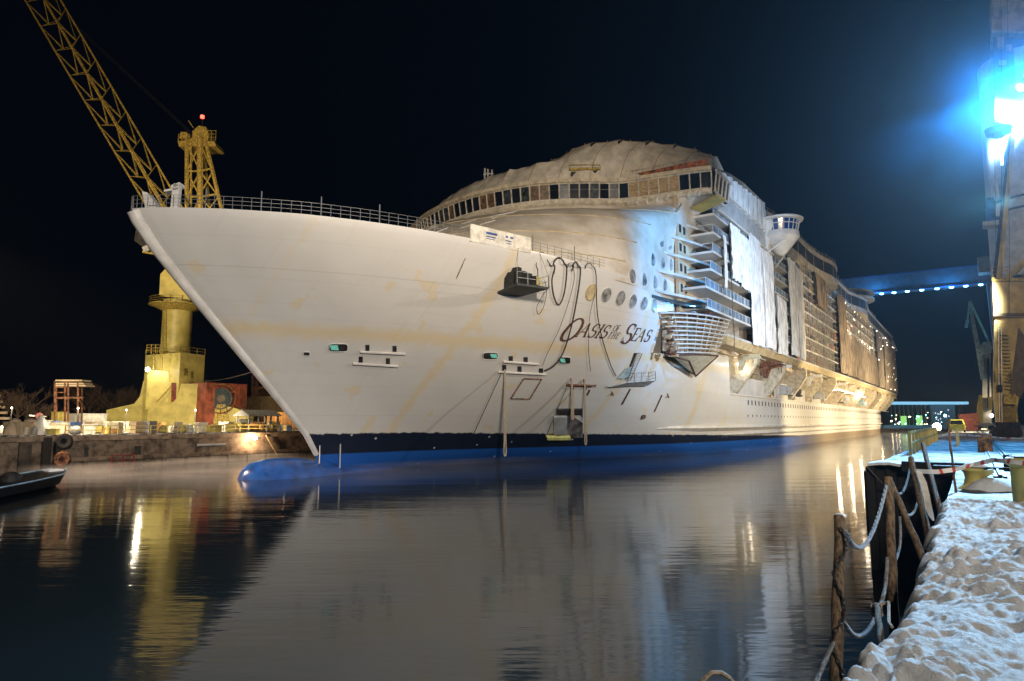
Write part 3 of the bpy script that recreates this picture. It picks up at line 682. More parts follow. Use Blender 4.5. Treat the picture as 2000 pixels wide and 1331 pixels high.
# solid side panels hanging between the brackets over the hull (white screens)
for y0, y1, z1 in ((122.7, 141, 13.4), (150, 162, 13.6), (170, 181, 13.0), (190, 202, 12.6)):
    g = MB(); g.box((-34.3, y0, 10.15), (-34.1, y1, z1)); g.build('recess_screen', SHIPWH, ship)
# clutter within the recess: stages, winches, davit arms
rnd = random.Random(17)
for i in range(46):
    y = 118+i*5.6+rnd.random()*3; g = MB(); t = rnd.random()
    x0 = -35.5+rnd.random()*2.5
    if t < .4:
        g.box((x0, y, 14.2), (x0+1.6, y+3.2, 14.4)); 
        for q_ in (0, 1.5, 3.1): g.bar((x0+1.5, y+q_, 14.3), (x0+1.5, y+q_, 15.4), .05)
        g.bar((x0+1.5, y, 15.4), (x0+1.5, y+3.1, 15.4), .05); g.bar((x0+1.5, y, 14.9), (x0+1.5, y+3.1, 14.9), .04)
        for q_ in (.1, 3): g.bar((x0+.2, y+q_, 14.3), (x0+.2, y+q_, 17.1), .07)
        g.build('work_stage', rnd.choice([SHIPWH, GALV, PLY]), ship)
    elif t < .7:
        g.lathe((x0, y, 12.4), [(.1, 0), (.9, .1), (.9, 1.0), (.5, 1.1), (.5, 1.7), (.1, 1.8)], 10, (0, 1, 0)); g.box((x0-.8, y-.2, 11.2), (x0+.8, y+2, 11.7)); g.smooth = True
        g.build('winch', rnd.choice([CYAN, DARK, GREY]), ship)
    else:
        g.prism([(x0, y, 16.9), (x0+3.6, y, 16.9), (x0+3.6, y, 16.4), (x0+1.4, y, 16), (x0+.7, y, 14.2), (x0, y, 14.2)], (0, .5, 0)); g.bar((x0+3.4, y+.2, 16.5), (x0+3.4, y+.2, 15.2), .1)
        g.build('davit_arm', rnd.choice([SHIPWH, PRIMER, RUST]), ship)
for i, (y, mt) in enumerate(((120.5, E_WHITE), (146, E_SOFT), (168, E_WHITE), (190, E_WARM), (214, E_SOFT), (238, E_WARM), (263, E_SOFT), (290, E_WARM), (330, E_WARM))):
    g = MB(); g.lathe((-33.2, y, 14.6 if i else 15.2), [(.02, 0), (.2, .05), (.28, .3), (.02, .42)], 8); g.build('work_lamp', mt, ship)
    point_light((-32.4, y, 14.4), WARM, (90 if y < 130 else 200) if y < 200 else 900, .3)
# hull ledge under the recess and sponson near the waterline
g = MB(); g.box((-34.25, 118, 10.0), (-33.95, 383, 10.28)); g.build('recess_ledge', WHITE, ship)
def strake(z0, z1, ya, out, name, mt):
    ys = [ya+(383-ya)*(i/60)**1.2 for i in range(61)]; P = []
    for y in ys:
        o = out*min(1, (y-ya)/14); X = XC+half(z0, y)
        P.append([(X-.05, y, z1+.05), (X+o, y, z1), (X+o, y, z0+.1), (X-.05, y, z0-o*.6)])
    m_ = MB(); m_.grid([list(r) for r in zip(*P)]); m_.build(name, mt, ship)
strake(4.3, 4.75, 96, .75, 'sponson', WHITE); strake(3.1, 3.35, 118, .45, 'rubbing_strake', WHITE)
# small square ports along the hull
pr_ = MB(); n = 0
for z, y0, st in ((8.9, 129, 2.55), (6.5, 129, 2.9)):
    for y in np.arange(y0, 378, st):
        X = XC+half(z, y); g = MB(); g.box((X-.12, y, z-.42 if z > 8 else z-.2), (X+.03, y+(.62 if z > 8 else .4), z+.45 if z > 8 else z+.2))
        if y < 252 and n < 96: g.build('hull_port', DARK, ship); n += 1
        else: pr_.add(g.v, g.f)
pr_.build('far_hull_port', DARK, ship, kind='stuff')
# round portholes
def porthole(P, nrm, r, yellow=False):
    nrm = Vector(nrm).normalized(); P = Vector(P)
    g = MB(); g.lathe(P-nrm*.05, [(r*1.04, 0), (r*1.08, .06), (r*1.0, .1), (r*.93, .07), (r*.9, .06)], 20, nrm)
    o = g.build('porthole', YELD if yellow else SHIPWH, ship)
    g = MB(); g.lathe(P-nrm*.05, [(.01, .06), (r*.95, .06), (r*.95, .11), (.01, .12)], 20, nrm); g.build('porthole_pane', mat('porthole_grey', (.30, .30, .30), .3, var=.4, scale=.8) if not yellow else PRIMER, o)
for i, (x, y) in enumerate(((1155, 572), (1184, 577), (1212, 583), (1236, 589), (1258, 593), (1278, 597))):
    p = hp(x, y); e_ = .4; porthole(p, (1, -(half(p[2], p[1]+e_)-half(p[2], p[1]-e_))/(2*e_), -(half(p[2]+e_, p[1])-half(p[2]-e_, p[1]))/(2*e_)), (.95 if i < 3 else .88), i == 0)
for (x, y) in ((1235, 540), (1257, 546), (1278, 551), (1297, 556)): p = at(x, y, X=PX-.02); porthole(p, (1, -.06, 0), .92)
for (x, y) in ((1274, 507), (1293, 513), (1309, 517)): p = at(x, y, X=PX+.02); porthole(p, (1, -.06, 0), .92)
for (x, y) in ((1291, 471), (1307, 477)): p = at(x, y, X=PX+.06); porthole(p, (1, -.06, 0), .92)
# side sheeting from wing to cab
def drape(px_, X0, ya, yb, zlo, zhi, name, mt, seed=0, nx=16, nz=8, lab=None, parent=ship, amp=.12, zend=None, group=None):
    P = []; ze = zend or (zlo, zhi)
    for i in range(nz+1):
        row = []
        for j in range(nx+1):
            u = j/nx; v = i/nz; a = lerp([zlo], [ze[0]], u)[0]; b_ = lerp([zhi], [ze[1]], u)[0]
            z = b_+(a-b_)*v+(.35*noise.noise(Vector((j*.6, seed, 2))) if i == nz else (.22*noise.noise(Vector((j*.35, seed, 8))) if i == 0 else 0))
            x = X0+amp*math.sin(j*1.9+seed+v*.8)+amp*.6*noise.noise(Vector((j*.7, i*.5, seed)))*2+.10*math.sin(math.pi*v)
            row.append((x, ya+(yb-ya)*u, z))
        P.append(row)
    m_ = MB(); m_.sheet(P, (-.03, 0, 0)); m_.smooth = True
    return m_
m_ = drape(0, -29.9, 101.6, 129.5, 41.0, 44.0, '', TARPW, 1, 30, 6, zend=(40.2, 46.2), amp=.2); m_.build('side_canopy', TARPW, ship)
m_ = MB(); m_.grid([[(-29.9, 101.6, 44), (-29.9, 108, 45.2), (-29.9, 116, 46.0), (-29.9, 129.5, 46.3)], [(-36, 103, 46.5), (-36, 109, 47.2), (-36, 118, 47), (-36, 131, 46.5)]]); m_.build('side_canopy_roof', TARPW, ship)
m_ = MB(); m_.box((-33.4, 100.5, 37.2), (-29.93, 133, 40.9)); m_.build('upper_deck_band', GREY, ship)
m_ = MB(); m_.box((-29.92, 100.3, 36.9), (-29.5, 134, 37.2)); m_.box((-29.92, 100.3, 40.7), (-29.6, 134, 40.95)); m_.build('deck_edge', WHITE, ship)
m_ = MB(); q = [(-32.4, 96.4, 36.6), (-27.6, 92.4, 36.6), (-27.2, 95.2, 36.6), (-31.8, 98.6, 36.6)]; m_.prism(q, (0, 0, .35)); 
for a in ((-27.7, 92.5), (-27.3, 95.1), (-29.6, 96.9)): m_.bar((a[0], a[1], 36.9), (a[0], a[1], 38.1), .06)
m_.build('hanging_stage', YEL, ship)
m_ = MB(); m_.bar(at(1310, 428, X=-35), at(1333, 396, X=-31.5), .14); m_.build('prop', PRIMER, ship)
# bridge wing cab
cx, cy = -27.9, 132.4
cab = MB(); prof = [(.3, -3.9), (1.2, -3.3), (3.1, -1.0), (3.4, -.6), (3.35, .35), (3.1, .45)]
cab.lathe((cx, cy, 40.3), prof, 26); cab.smooth = True; cab_o = cab.build('wing_cab', WHITE, ship)
g = MB(); g.lathe((cx, cy, 40.7), [(3.0, 0), (3.45, 2.1)], 26); g.build('cab_glass', mat('cab_glass_blue', (.01, .04, .16), .1), cab_o)
g = MB()
for k in range(22):
    a = 2*math.pi*k/22; g.bar((cx+3.1*math.cos(a), cy+3.1*math.sin(a), 40.7), (cx+3.55*math.cos(a), cy+3.55*math.sin(a), 42.85), .09)
g.lathe((cx, cy, 41.9), [(3.3, 0), (3.42, .03), (3.42, .12), (3.3, .15)], 26)
g.lathe((cx, cy, 42.8), [(3.4, -.1), (4.1, .0), (4.25, .35), (3.9, .55), (.5, .75)], 28); g.smooth = True; g.build('cab_roof', WHITE, cab_o)
g = MB(); g.hexa([(-34, 129.6, 36.6), (-30, 130, 36.6), (-30, 134.6, 36.6), (-34, 135, 36.6)], [(-34, 128.8, 43.3), (-27.9, 129, 43.3), (-27.9, 135.8, 43.3), (-34, 136, 43.3)]); g.build('cab_arm', WHITE, ship)
g = MB(); g.bar((-30.5, 127.5, 35.2), (-25.4, 130.8, 40.0), .14); g.bar((-29.8, 136, 35), (-25.2, 134.3, 40), .14); g.build('cab_strut', WHITE, ship)
# wavy upper deck aft of the cab
RIB = [(-31.8, 136.5), (-30.9, 141), (-30.5, 150), (-30.1, 162), (-30.0, 175), (-29.2, 184), (-28.1, 191), (-27.7, 197), (-28.2, 202), (-30.2, 207), (-30.7, 214), (-30.7, 226), (-30.6, 240), (-29.3, 248), (-28.0, 255), (-27.8, 262), (-28.9, 272), (-30.0, 286), (-30.2, 310), (-30.3, 340), (-30.3, 383)]
rib = resample(RIB, 90)
def ribbon(z0, z1, d, th, name, mt, i0=0, i1=91):
    a = off2(rib, -d)[i0:i1] if False else [(x+d, y) for x, y in rib][i0:i1]
    m_ = MB(); m_.grid([[(x-th, y, z1) for x, y in a], [(x, y, z1) for x, y in a], [(x, y, z0) for x, y in a], [(x-th, y, z0) for x, y in a]][::-1]); m_.smooth = True; return m_.build(name, mt, ship)
LIGHTB = mat('parapet_paint', (.52, .47, .40), .45, var=.2, scale=.4)
ribbon(41.6, 43.2, 0, 3.2, 'lower_parapet', LIGHTB)
ribbon(43.2, 46.2, -.12, 1, 'dark_window_band', DARK)
ribbon(46.2, 47.1, .15, 4.5, 'upper_parapet', LIGHTB)
g = MB()
for i in range(0, 90, 3): x, y = rib[i]; MB().bar((x-.12, y, 43.1), (x-.12, y, 46.3), .09).build('band_mullion', PRIMER, ship)
g = MB(); rnd = random.Random(23)
for k in (.5, 1.0): g.tube([(x-.2, y, 47.1+k) for x, y in rib[:66]], .05, 4)
for i in range(0, 66): x, y = rib[i]; g.bar((x-.2, y, 47.0), (x-.2, y, 48.2+(1.3 if rnd.random() < .25 else 0)*rnd.random()), .07)
for i in range(40): x, y = rib[rnd.randrange(66)]; g.box((x-1.2, y, 47.0), (x-.6, y+1+rnd.random()*1.5, 47.5+rnd.random()*1.1))
g.build('top_deck_railing', GALV, ship)
# stepped round lounge decks near the stern
for k, (z, r1, r2) in enumerate(((47.2, 13, 12.4), (51.2, 15, 14.2), (54.6, 14.6, 14.3))):
    g = MB(); c = (-43.0, 283+k*6, z); g.lathe(c, [(r1-1.4, -.4), (r1, 0), (r1, .9), (r1-.4, 1.0), (2, 1.1)], 60)
    g.smooth = True; g.build('round_deck', LIGHTB, ship)
    g = MB(); g.lathe((c[0], c[1], z-3.3), [(r1-2.2, 0), (r1-2.2, 3.2)], 60); g.build('round_deck_glass', DARK, ship)
g = MB(); g.box((-50, 290, 42), (-33, 372, 46.5)); g.build('aft_deckhouse', mat('aft_house', (.20, .15, .10), .7, var=.3, scale=.4), ship)
g = MB(); g.hexa([(-33, 383, 40), (-28.6, 383, 40), (-28.6, 385.5, 40), (-33, 385.5, 40)], [(-33, 380, 44.5), (-30.2, 380, 45.5), (-30.2, 383, 45.5), (-33, 383, 44.5)]); g.build('stern_wing', LIGHTB, ship)
# orange insulated bay and open structure columns
g = MB()
for k, z in enumerate(ZK[:8]): g.box((-33.3, 161.0, z), (-31.4, 167.4, z+2.55))
g.build('insulated_bay', ORANGE, ship)
g = MB()
for y in list(np.arange(168, 206, 5.5))+list(np.arange(225, 300, 7)): g.box((-30.3, y, 18.7), (-30.0, y+.35, 42))
for y in np.arange(168, 384, 9): g.bar((-29.7, y, 18.5), (-29.7, y, 43), .07)
for z in np.arange(19.8, 43, 2.9): g.bar((-29.7, 168, z), (-29.7, 384, z), .05)
g.build('scaffold', GALV, ship)
for y_, za, zb_ in ((104.9, 16.5, 36.5), (133.0, 20, 37), (145.2, 20, 39)):
    g = MB(); g.tube([(-29.5+.05*math.sin(k*1.3), y_+.12*math.sin(k*.7), za+(zb_-za)*k/14) for k in range(15)], .06, 5); g.build('riser_hose', HOSE, ship)
# hanging things: white sheets and brown netting
SHEETS = [
 (105.2, 110.3, 27.6, 36.3, TARPW, 'short white sheet hanging high over the balconies, the one nearest the bow', 'sheets'),
 (110.5, 116.0, 27.0, 35.9, TARPW, 'short white sheet hanging high over the balconies, beside the widest long sheet', 'sheets'),
 (116.6, 124.0, 18.3, 37.3, TARPW, 'forward one of two long white sheets hanging from below the bridge wing cab', 'sheets'),
 (124.2, 132.0, 18.6, 36.4, TARPW, 'aft one of two long white sheets hanging from below the bridge wing cab', 'sheets'),
 (134.2, 142.2, 18.2, 29.3, TARPW, 'narrow white sheet hanging low over the balconies, between two taller sheets', 'sheets'),
 (146.6, 153.0, 19.0, 39.2, TARPW, 'tall greyish sheet beside the gap with open balconies, forward of the orange bay', 'sheets'),
 (153.2, 159.6, 18.6, 38.6, TARPW, 'tall greyish sheet hanging right beside the orange bay', 'sheets'),
 (101.3, 102.6, 25.5, 33.5, TARPW, 'thin white strip of sheeting hanging by the first balconies', 'sheets')]
for i, (a, b_, z0, z1, mt, lab, gr) in enumerate(SHEETS):
    m_ = drape(0, -29.5, a, b_, z0, z1, '', mt, i*2.1, 34, 16, amp=.17 if b_-a > 3 else .05)
    single(m_, 'plastic_sheet', mt, lab, 'sheeting', (-29.5, (a+b_)/2, z0), 'white sheets hanging over the balconies', smooth=True)
NETS = [(176, 190, 33.5, 41.5, 'brown netting panel under the first curve of the upper deck'),
 (207.5, 222, 19, 41.5, 'tall pale brown netting panel running the full height of the balconies'),
 (222.3, 256, 19, 31.5, 'low brown netting panel below the open lamp-lit decks'),
 (256.3, 300, 19, 30.0, 'long low brown netting panel further aft with a wavy top'),
 (300.4, 322, 19, 41.5, 'full height brown netting panel aft of the open decks'),
 (327, 350, 19, 41.0, 'brown netting panel between two dark gaps near the stern'),
 (353, 382.5, 19, 41.5, 'last brown netting panel at the stern end of the side')]
for i, (a, b_, z0, z1, lab) in enumerate(NETS):
    m_ = drape(0, -29.4, a, b_, z0, z1, '', TARPB, i*1.7, 20, 12, amp=.16)
    single(m_, 'netting_panel', TARPB, lab, 'netting', (-29.4, (a+b_)/2, z0), 'brown nets hung over the aft balconies', smooth=True)
rnd = random.Random(77)
for i in range(26):
    y = rnd.uniform(224, 298) if i < 14 else rnd.uniform(168, 206); k = rnd.randrange(2, 8); z = ZK[k]; L_ = rnd.uniform(2, 7)
    g = MB(); g.box((-30.35, y, z+.1), (-30.2, y+L_, z+rnd.uniform(1.0, 2.6))); g.build('infill_board', rnd.choice([PLY, TAN, SHIPWH, RUSTDK, ORANGE, DARK]), ship)
# many small work lamps glinting on the aft decks
rnd = random.Random(31)
for i in range(95):
    y = rnd.choice([rnd.uniform(224, 298), rnd.uniform(224, 298), rnd.uniform(300, 383)]); z = ZK[rnd.randrange(1, 8)]+2.2
    if y > 300: z = rnd.uniform(19, 42)
    g = MB(); x = -30.2 if y < 300 else -29.15; rr_ = rnd.choice([.07, .1, .14, .2]); g.lathe((x, y, z), [(.02, 0), (rr_, .08), (rr_, .08+rr_), (.02, .12+rr_)], 6); g.build('deck_lamp', E_SOFT, ship)
for y in (230, 262, 292): point_light((-28.4, y, 33), WARM, 600, .4)
g = MB(); g.box((-28.6, 196, 42.0), (-28.0, 196.8, 42.3))
# glowing bar stands in for a streak of lamplight under the aft brackets
g = MB(); g.bar((-30.0, 205, 14.1), (-30.0, 262, 13.6), .16); g.build('lamp_streak', E_SOFT, ship)
# ---------------- unfinished nose of the lifeboat deck: barred basket over a pointed keel
cl = [(-34.1, 86.5), (-33.0, 87.4), (-31.8, 89.2), (-30.8, 91.6), (-30.1, 94.6), (-29.7, 98.5), (-29.55, 103.5)]
cl = resample(cl, 24); bk = MB()
for k in range(10):
    z = 14.9+k*.56; sc = .62+.38*(k/9); pts = [(PX+(x-PX)*sc, 86+(y-86)*(.92+.08*k/9)+ (9-k)*.45*(1-(i/24)), z+.7*(i/24)) for i, (x, y) in enumerate(cl)]
    bk.tube(pts, .11, 5)
bk.build('basket_bar', SHIPWH, ship)
bk = MB()
for i in range(0, 25, 3):
    pts = []
    for k in (0, 9):
        z = 14.9+k*.56; sc = .62+.38*(k/9); x, y = cl[i]; pts.append((PX+(x-PX)*sc-.12, 86+(y-86)*(.92+.08*k/9)+(9-k)*.45*(1-(i/24)), z+.7*(i/24)))
    bk.bar(pts[0], pts[1], .09)
bk.build('basket_post', PRIMER, ship)
bk = MB(); inn = []
for k in range(10):
    z = 14.9+k*.56; sc = (.62+.38*(k/9))*.55; inn.append([(PX+(x-PX)*sc, 87+(y-86)*.93, z+.7*(i/24)) for i, (x, y) in enumerate(cl)])
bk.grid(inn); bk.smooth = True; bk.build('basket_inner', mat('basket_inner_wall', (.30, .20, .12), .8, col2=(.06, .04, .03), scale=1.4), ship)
rnd = random.Random(2)
for i in range(30):
    g = MB()
    y = 86.6+rnd.random()*2.2; z = 14+rnd.random()*5.6; x = PX+.1+rnd.random()*.9; g.box((x, y, z), (x+.3+.6*rnd.random(), y+.5, z+.15+.3*rnd.random())); g.build('basket_rib', rnd.choice([RUST, TAN, RUSTDK]), ship)
dk = MB(); dk.prism([(x, y, 20.0+.7*i/24) for i, (x, y) in enumerate(cl)]+[(PX-.2, 103.5, 20.6), (PX-.2, 86.5, 20.0)], (0, 0, .16)); dk.build('basket_deck', RUSTDK, ship)
kl = MB(); ap = at(1368, 733, X=PX+1.4); ring_ = [(PX+(x-PX)*.64, 86+(y-86)*.93+4*(1-i/24), 14.6+.7*(i/24)) for i, (x, y) in enumerate(cl)]
vs = ring_+[(PX-.1, ap[1]+2.2, ap[2])]+[(PX-.1, 103.5, 15.2)]; n = len(ring_)
kl.add(vs, [(i, i+1, n) for i in range(n-1)]+[(n-1, n+1, n)]+[tuple(range(n))[::-1]+(n+1,)][:0]); kl.smooth = False
kl.build('basket_keel', mat('keel_cream', (.60, .55, .42), .45, var=.15), ship)
kl = MB(); kl.tube([ring_[0], (ring_[6][0], ring_[6][1], ring_[6][2]-.9), (PX+.0, ap[1]+2.0, ap[2])], .16, 5); kl.tube(ring_, .12, 5); kl.tube([ring_[-1], (PX, ap[1]+2.0, ap[2])], .14, 5); kl.build('keel_edge', RUSTDK, ship)
# dark curved canopy roof over the basket with its post
cp = MB(); c2 = [(PX+.1+4.1*math.sin(i/14*math.pi/2), 84.2+13*i/14, 22.2) for i in range(15)]
cp.sheet([[(x, y, 21.7-.5*math.sin(i/14*1.5)) for i, (x, y, z) in enumerate(c2)], [(PX-.2, y, 22.0) for x, y, z in c2]], (0, 0, .3)); cp.build('dark_fin_canopy', mat('dark_teal_steel', (.02, .035, .04), .4, var=.3), ship)
cp = MB(); cp.box((-31.0, 96.4, 20.4), (-30.3, 97.2, 21.4)); cp.bar((-30.7, 96.8, 20.2), (-30.7, 96.8, 22.2), .3); cp.build('canopy_post', RUSTDK, ship)
# ---------------- hull fittings
def hull_box(pa, pb, name, mt, out=.12, parent=ship, shear=0):
    (x0, y0), (x1, y1) = pa, pb; P = [hp(x0+shear, y0), hp(x1+shear, y0), hp(x1-shear, y1), hp(x0-shear, y1)]
    g = MB(); nrm = np.cross(P[1]-P[0], P[3]-P[0]); nrm /= np.linalg.norm(nrm); nrm *= np.sign(nrm[0]) or 1
    g.hexa([tuple(p-nrm*.25) for p in P], [tuple(p+nrm*out) for p in P]); return g.build(name, mt, parent), P, nrm
MIX = mat('mooring_deck_light', (.10, .32, .27), .6, var=.6, scale=1.5)
def mooring(x0, y0, x1, y1, glow):
    g = MB(); n = 20; rim = []; cxp, cyp = (x0+x1)/2, (y0+y1)/2
    for k in range(n):
        a = 2*math.pi*k/n; c, s_ = math.cos(a), math.sin(a); ex = abs(c)**.45*(1 if c > 0 else -1); ey = abs(s_)**.45*(1 if s_ > 0 else -1)
        rim.append(hp(cxp+ex*(x1-x0)/2, cyp+ey*(y1-y0)/2, .10))
    c0_ = sum(rim)/n
    g.tube([tuple(p) for p in rim]+[tuple(rim[0])], .045, 6); o = g.build('mooring_port', SHIPWH, ship)
    g = MB(); g.prism([tuple(p-np.array([.04, 0, 0])) for p in rim], (-.3, 0, 0)); g.build('mooring_port_opening', DARK, o)
    if glow: 
        g = MB(); a, b_ = glow; g.prism([tuple(hp(a, y0+3, .12)), tuple(hp(b_, y0+3, .12)), tuple(hp(b_+2, y1-3, .12)), tuple(hp(a+3, y1-4, .12))], (-.05, 0, 0)); g.build('lit_interior', mat('lit_teal', (.1, .35, .28), .5, emit=(.25, .8, .6), estr=.28), o)
mooring(641, 672, 678, 688, (643, 658)); mooring(942, 689, 971, 703, (956, 968)); mooring(1090, 698, 1113, 712, (1092, 1101)); mooring(591, 688, 604, 696, None)
for (x, y) in ((717, 680), (770, 682), (704, 703), (757, 706), (997, 702), (1026, 704), (984, 719), (1014, 722), (1056, 726)):
    hull_box((x-3.5, y-6), (x+4.5, y+5), 'bollard_recess', DARK, .05)
for (xa, ya, xb, yb) in ((700, 688, 787, 692), (686, 711, 774, 716), (980, 707, 1049, 712), (970, 727, 1063, 732)):
    a = hp(xa, ya, .28); b_ = hp(xb, yb, .28); g = MB(); g.tube([tuple(hp(xa+(xb-xa)*t, ya+(yb-ya)*t, .25)) for t in np.linspace(0, 1, 7)], .14, 6); g.build('fender_bar', WHITE, ship)
# outlined shell door, bolt lines, oval, rusty slots
def outline(pts, r, mt, name, dash=True):
    g = MB()
    for (a, b_) in zip(pts, pts[1:]+pts[:1]):
        n = 8
        for k in range(n):
            p = hp(a[0]+(b_[0]-a[0])*k/n, a[1]+(b_[1]-a[1])*k/n, .05); q = hp(a[0]+(b_[0]-a[0])*(k+.7)/n, a[1]+(b_[1]-a[1])*(k+.7)/n, .05); g.bar(p, q, r)
    return g.build(name, mt, ship)
outline([(1022, 740), (1057, 741), (1034, 780), (997, 779)], .10, RUST, 'shell_door_outline')
outline([(908, 505), (902, 520), (893, 540), (890, 545)], .03, RUSTDK, 'bolt_line')
for (a, b_) in (((1230, 760), (1214, 790)), ((1292, 772), (1277, 805)), ((1151, 762), (1146, 772))):
    g = MB(); g.tube([tuple(hp(a[0]+(b_[0]-a[0])*t, a[1]+(b_[1]-a[1])*t, .05)) for t in (0, .33, .66, 1)], .14, 5); g.build('rusty_slot', RUSTDK, ship)
p = hp(1257, 813); g = MB(); g.lathe(p, [(.45, -.1), (.45, .08), (.01, .09)], 12, (1, -.3, -.1)); g.build('discharge_hole', RUSTDK, ship)
for (x, y) in ((1195, 768), (1304, 773)):
    p = hp(x, y); g = MB(); g.bar(p+np.array([.05, -.4, -.3]), p+np.array([.05, .4, .3]), .08); g.bar(p+np.array([.05, -.4, .3]), p+np.array([.05, .4, -.3]), .08); g.build('lifting_lug', RUST, ship)
# open shell door low in the hull (grey recess, yellow sill)
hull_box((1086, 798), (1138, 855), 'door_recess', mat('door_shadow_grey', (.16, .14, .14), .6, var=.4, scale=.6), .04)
hull_box((1088, 800), (1136, 810), 'door_lintel', DARK, .12)
hull_box((1066, 850), (1112, 855), 'door_sill', mat('pale_yellow', (.62, .60, .22), .5), .5)
hull_box((1080, 812), (1106, 846), 'door_leaf', GREY, .35)
# banner on the bulwark
bp0 = hp(962, 484); P = [np.array(hull_pt(y, 23.0, .12)) for y in (51.9, 59.3)]
g = MB(); a, b_ = P; up = np.array([0, 0, 1.75]); g.hexa([tuple(a), tuple(b_), tuple(b_-np.array([.1, 0, 0])), tuple(a-np.array([.1, 0, 0]))], [tuple(a+up), tuple(b_+up*.95), tuple(b_+up*.95-np.array([.1, 0, 0])), tuple(a+up-np.array([.1, 0, 0]))]); ban = g.build('bulwark_board', mat('board_cream', (.66, .62, .54), .6), ship)
for (u0, u1, v0, v1) in ((.24, .42, .60, .74), (.24, .40, .44, .5), (.24, .38, .32, .36), (.56, .60, .62, .74), (.64, .69, .62, .74), (.56, .66, .42, .48), (.58, .66, .28, .32)):
    q = [a+(b_-a)*u+up*v+np.array([.02, 0, 0]) for u, v in ((u0, v0), (u1, v0), (u1, v1), (u0, v1))]; MB().prism([tuple(p) for p in q], (.015, 0, 0)).build('board_marking', BLUEP, ban)
# ---------------- name on the hull: drawn as thick and thin strokes with serifs
GL = {
 'O': [('arc', .5, .5, .42, .5, 0, 360, .12)],
 'A': [('l', .02, 0, .52, 1, .05), ('l', .52, 1, .86, 0, .13), ('l', .2, .36, .72, .36, .05), ('l', -.1, 0, .16, 0, .045), ('l', .7, 0, 1.0, 0, .045)],
 'S': [('arc', .42, .74, .27, .25, 35, 270, .11), ('arc', .46, .26, .3, .25, 90, -145, .12), ('l', .66, .72, .7, .98, .04), ('l', .12, .02, .14, .3, .04)],
 'I': [('l', .3, 0, .3, 1, .13), ('l', .12, 0, .48, 0, .045), ('l', .12, 1, .48, 1, .045)],
 'E': [('l', .2, 0, .2, 1, .13), ('l', .02, 0, .75, 0, .05), ('l', .02, 1, .72, 1, .05), ('l', .2, .52, .58, .52, .05), ('l', .75, 0, .8, .2, .04), ('l', .72, 1, .74, .82, .04)],
 'F': [('l', .2, 0, .2, 1, .13), ('l', .02, 0, .38, 0, .05), ('l', .02, 1, .72, 1, .05), ('l', .2, .52, .58, .52, .05)],
 'T': [('l', .42, 0, .42, 1, .13), ('l', .24, 0, .6, 0, .05), ('l', .02, 1, .84, 1, .05)],
 'H': [('l', .18, 0, .18, 1, .12), ('l', .78, 0, .78, 1, .12), ('l', .18, .5, .78, .5, .05), ('l', .02, 0, .34, 0, .045), ('l', .62, 0, .94, 0, .045), ('l', .02, 1, .34, 1, .045), ('l', .62, 1, .94, 1, .045)]}
def glyph(mb, ch, x, y, s, ox, oy, slope):
    for g_ in GL[ch]:
        if g_[0] == 'l': pts = [(g_[1]+(g_[3]-g_[1])*t, g_[2]+(g_[4]-g_[2])*t) for t in (0, .5, 1)]; wd = g_[5]*1.45
        else:
            _, cx_, cy_, rx, ry, a0_, a1_, wd = g_; pts = [(cx_+rx*math.cos(rad(a0_+(a1_-a0_)*t)), cy_+ry*math.sin(rad(a0_+(a1_-a0_)*t))) for t in np.linspace(0, 1, 22)]; wd *= 1.45
        L_ = []; R_ = []
        for i, p_ in enumerate(pts):
            a_ = pts[max(0, i-1)]; b__ = pts[min(len(pts)-1, i+1)]; tx, ty = b__[0]-a_[0], b__[1]-a_[1]; q = math.hypot(tx, ty) or 1
            wv = wd/2*(1 if g_[0] == 'l' else (.35+.65*abs(math.cos(math.atan2(p_[1]-g_[2], p_[0]-g_[1])))))
            nx_, ny_ = -ty/q*wv, tx/q*wv
            for lst, sg in ((L_, 1), (R_, -1)):
                u, v = p_[0]+nx_*sg, p_[1]+ny_*sg; u += .30*v
                Yc = ox+(x+u*s); Zc = oy+(y+v*s)+slope*(x+u*s); lst.append((XC+half(Zc, Yc)+.05, Yc, Zc))
        mb.grid([L_, R_])
nm = MB(); ox, oy, sl_ = 68.6, 15.2, .038; q_ = .735
glyph(nm, 'O', 0, -.35, 3.5*q_, ox, oy, sl_)
for ch, x in (('A', 3.6), ('S', 5.9), ('I', 7.6), ('S', 8.7)): glyph(nm, ch, x*q_, .2, 2.15*q_, ox, oy, sl_)
for ch, x, y in (('O', 11.4, 1.55), ('F', 12.4, 1.55), ('T', 10.9, .35), ('H', 11.9, .35), ('E', 13.0, .35)): glyph(nm, ch, x*q_, y*q_, 1.0*q_, ox, oy, sl_)
glyph(nm, 'S', 14.5*q_, -.25, 3.4*q_, ox, oy, sl_)
for ch, x in (('E', 17.4), ('A', 19.1), ('S', 21.4)): glyph(nm, ch, x*q_, .2, 2.15*q_, ox, oy, sl_)
nm.build('ship_name', mat('name_brown', (.10, .045, .03), .5, var=.2), ship)
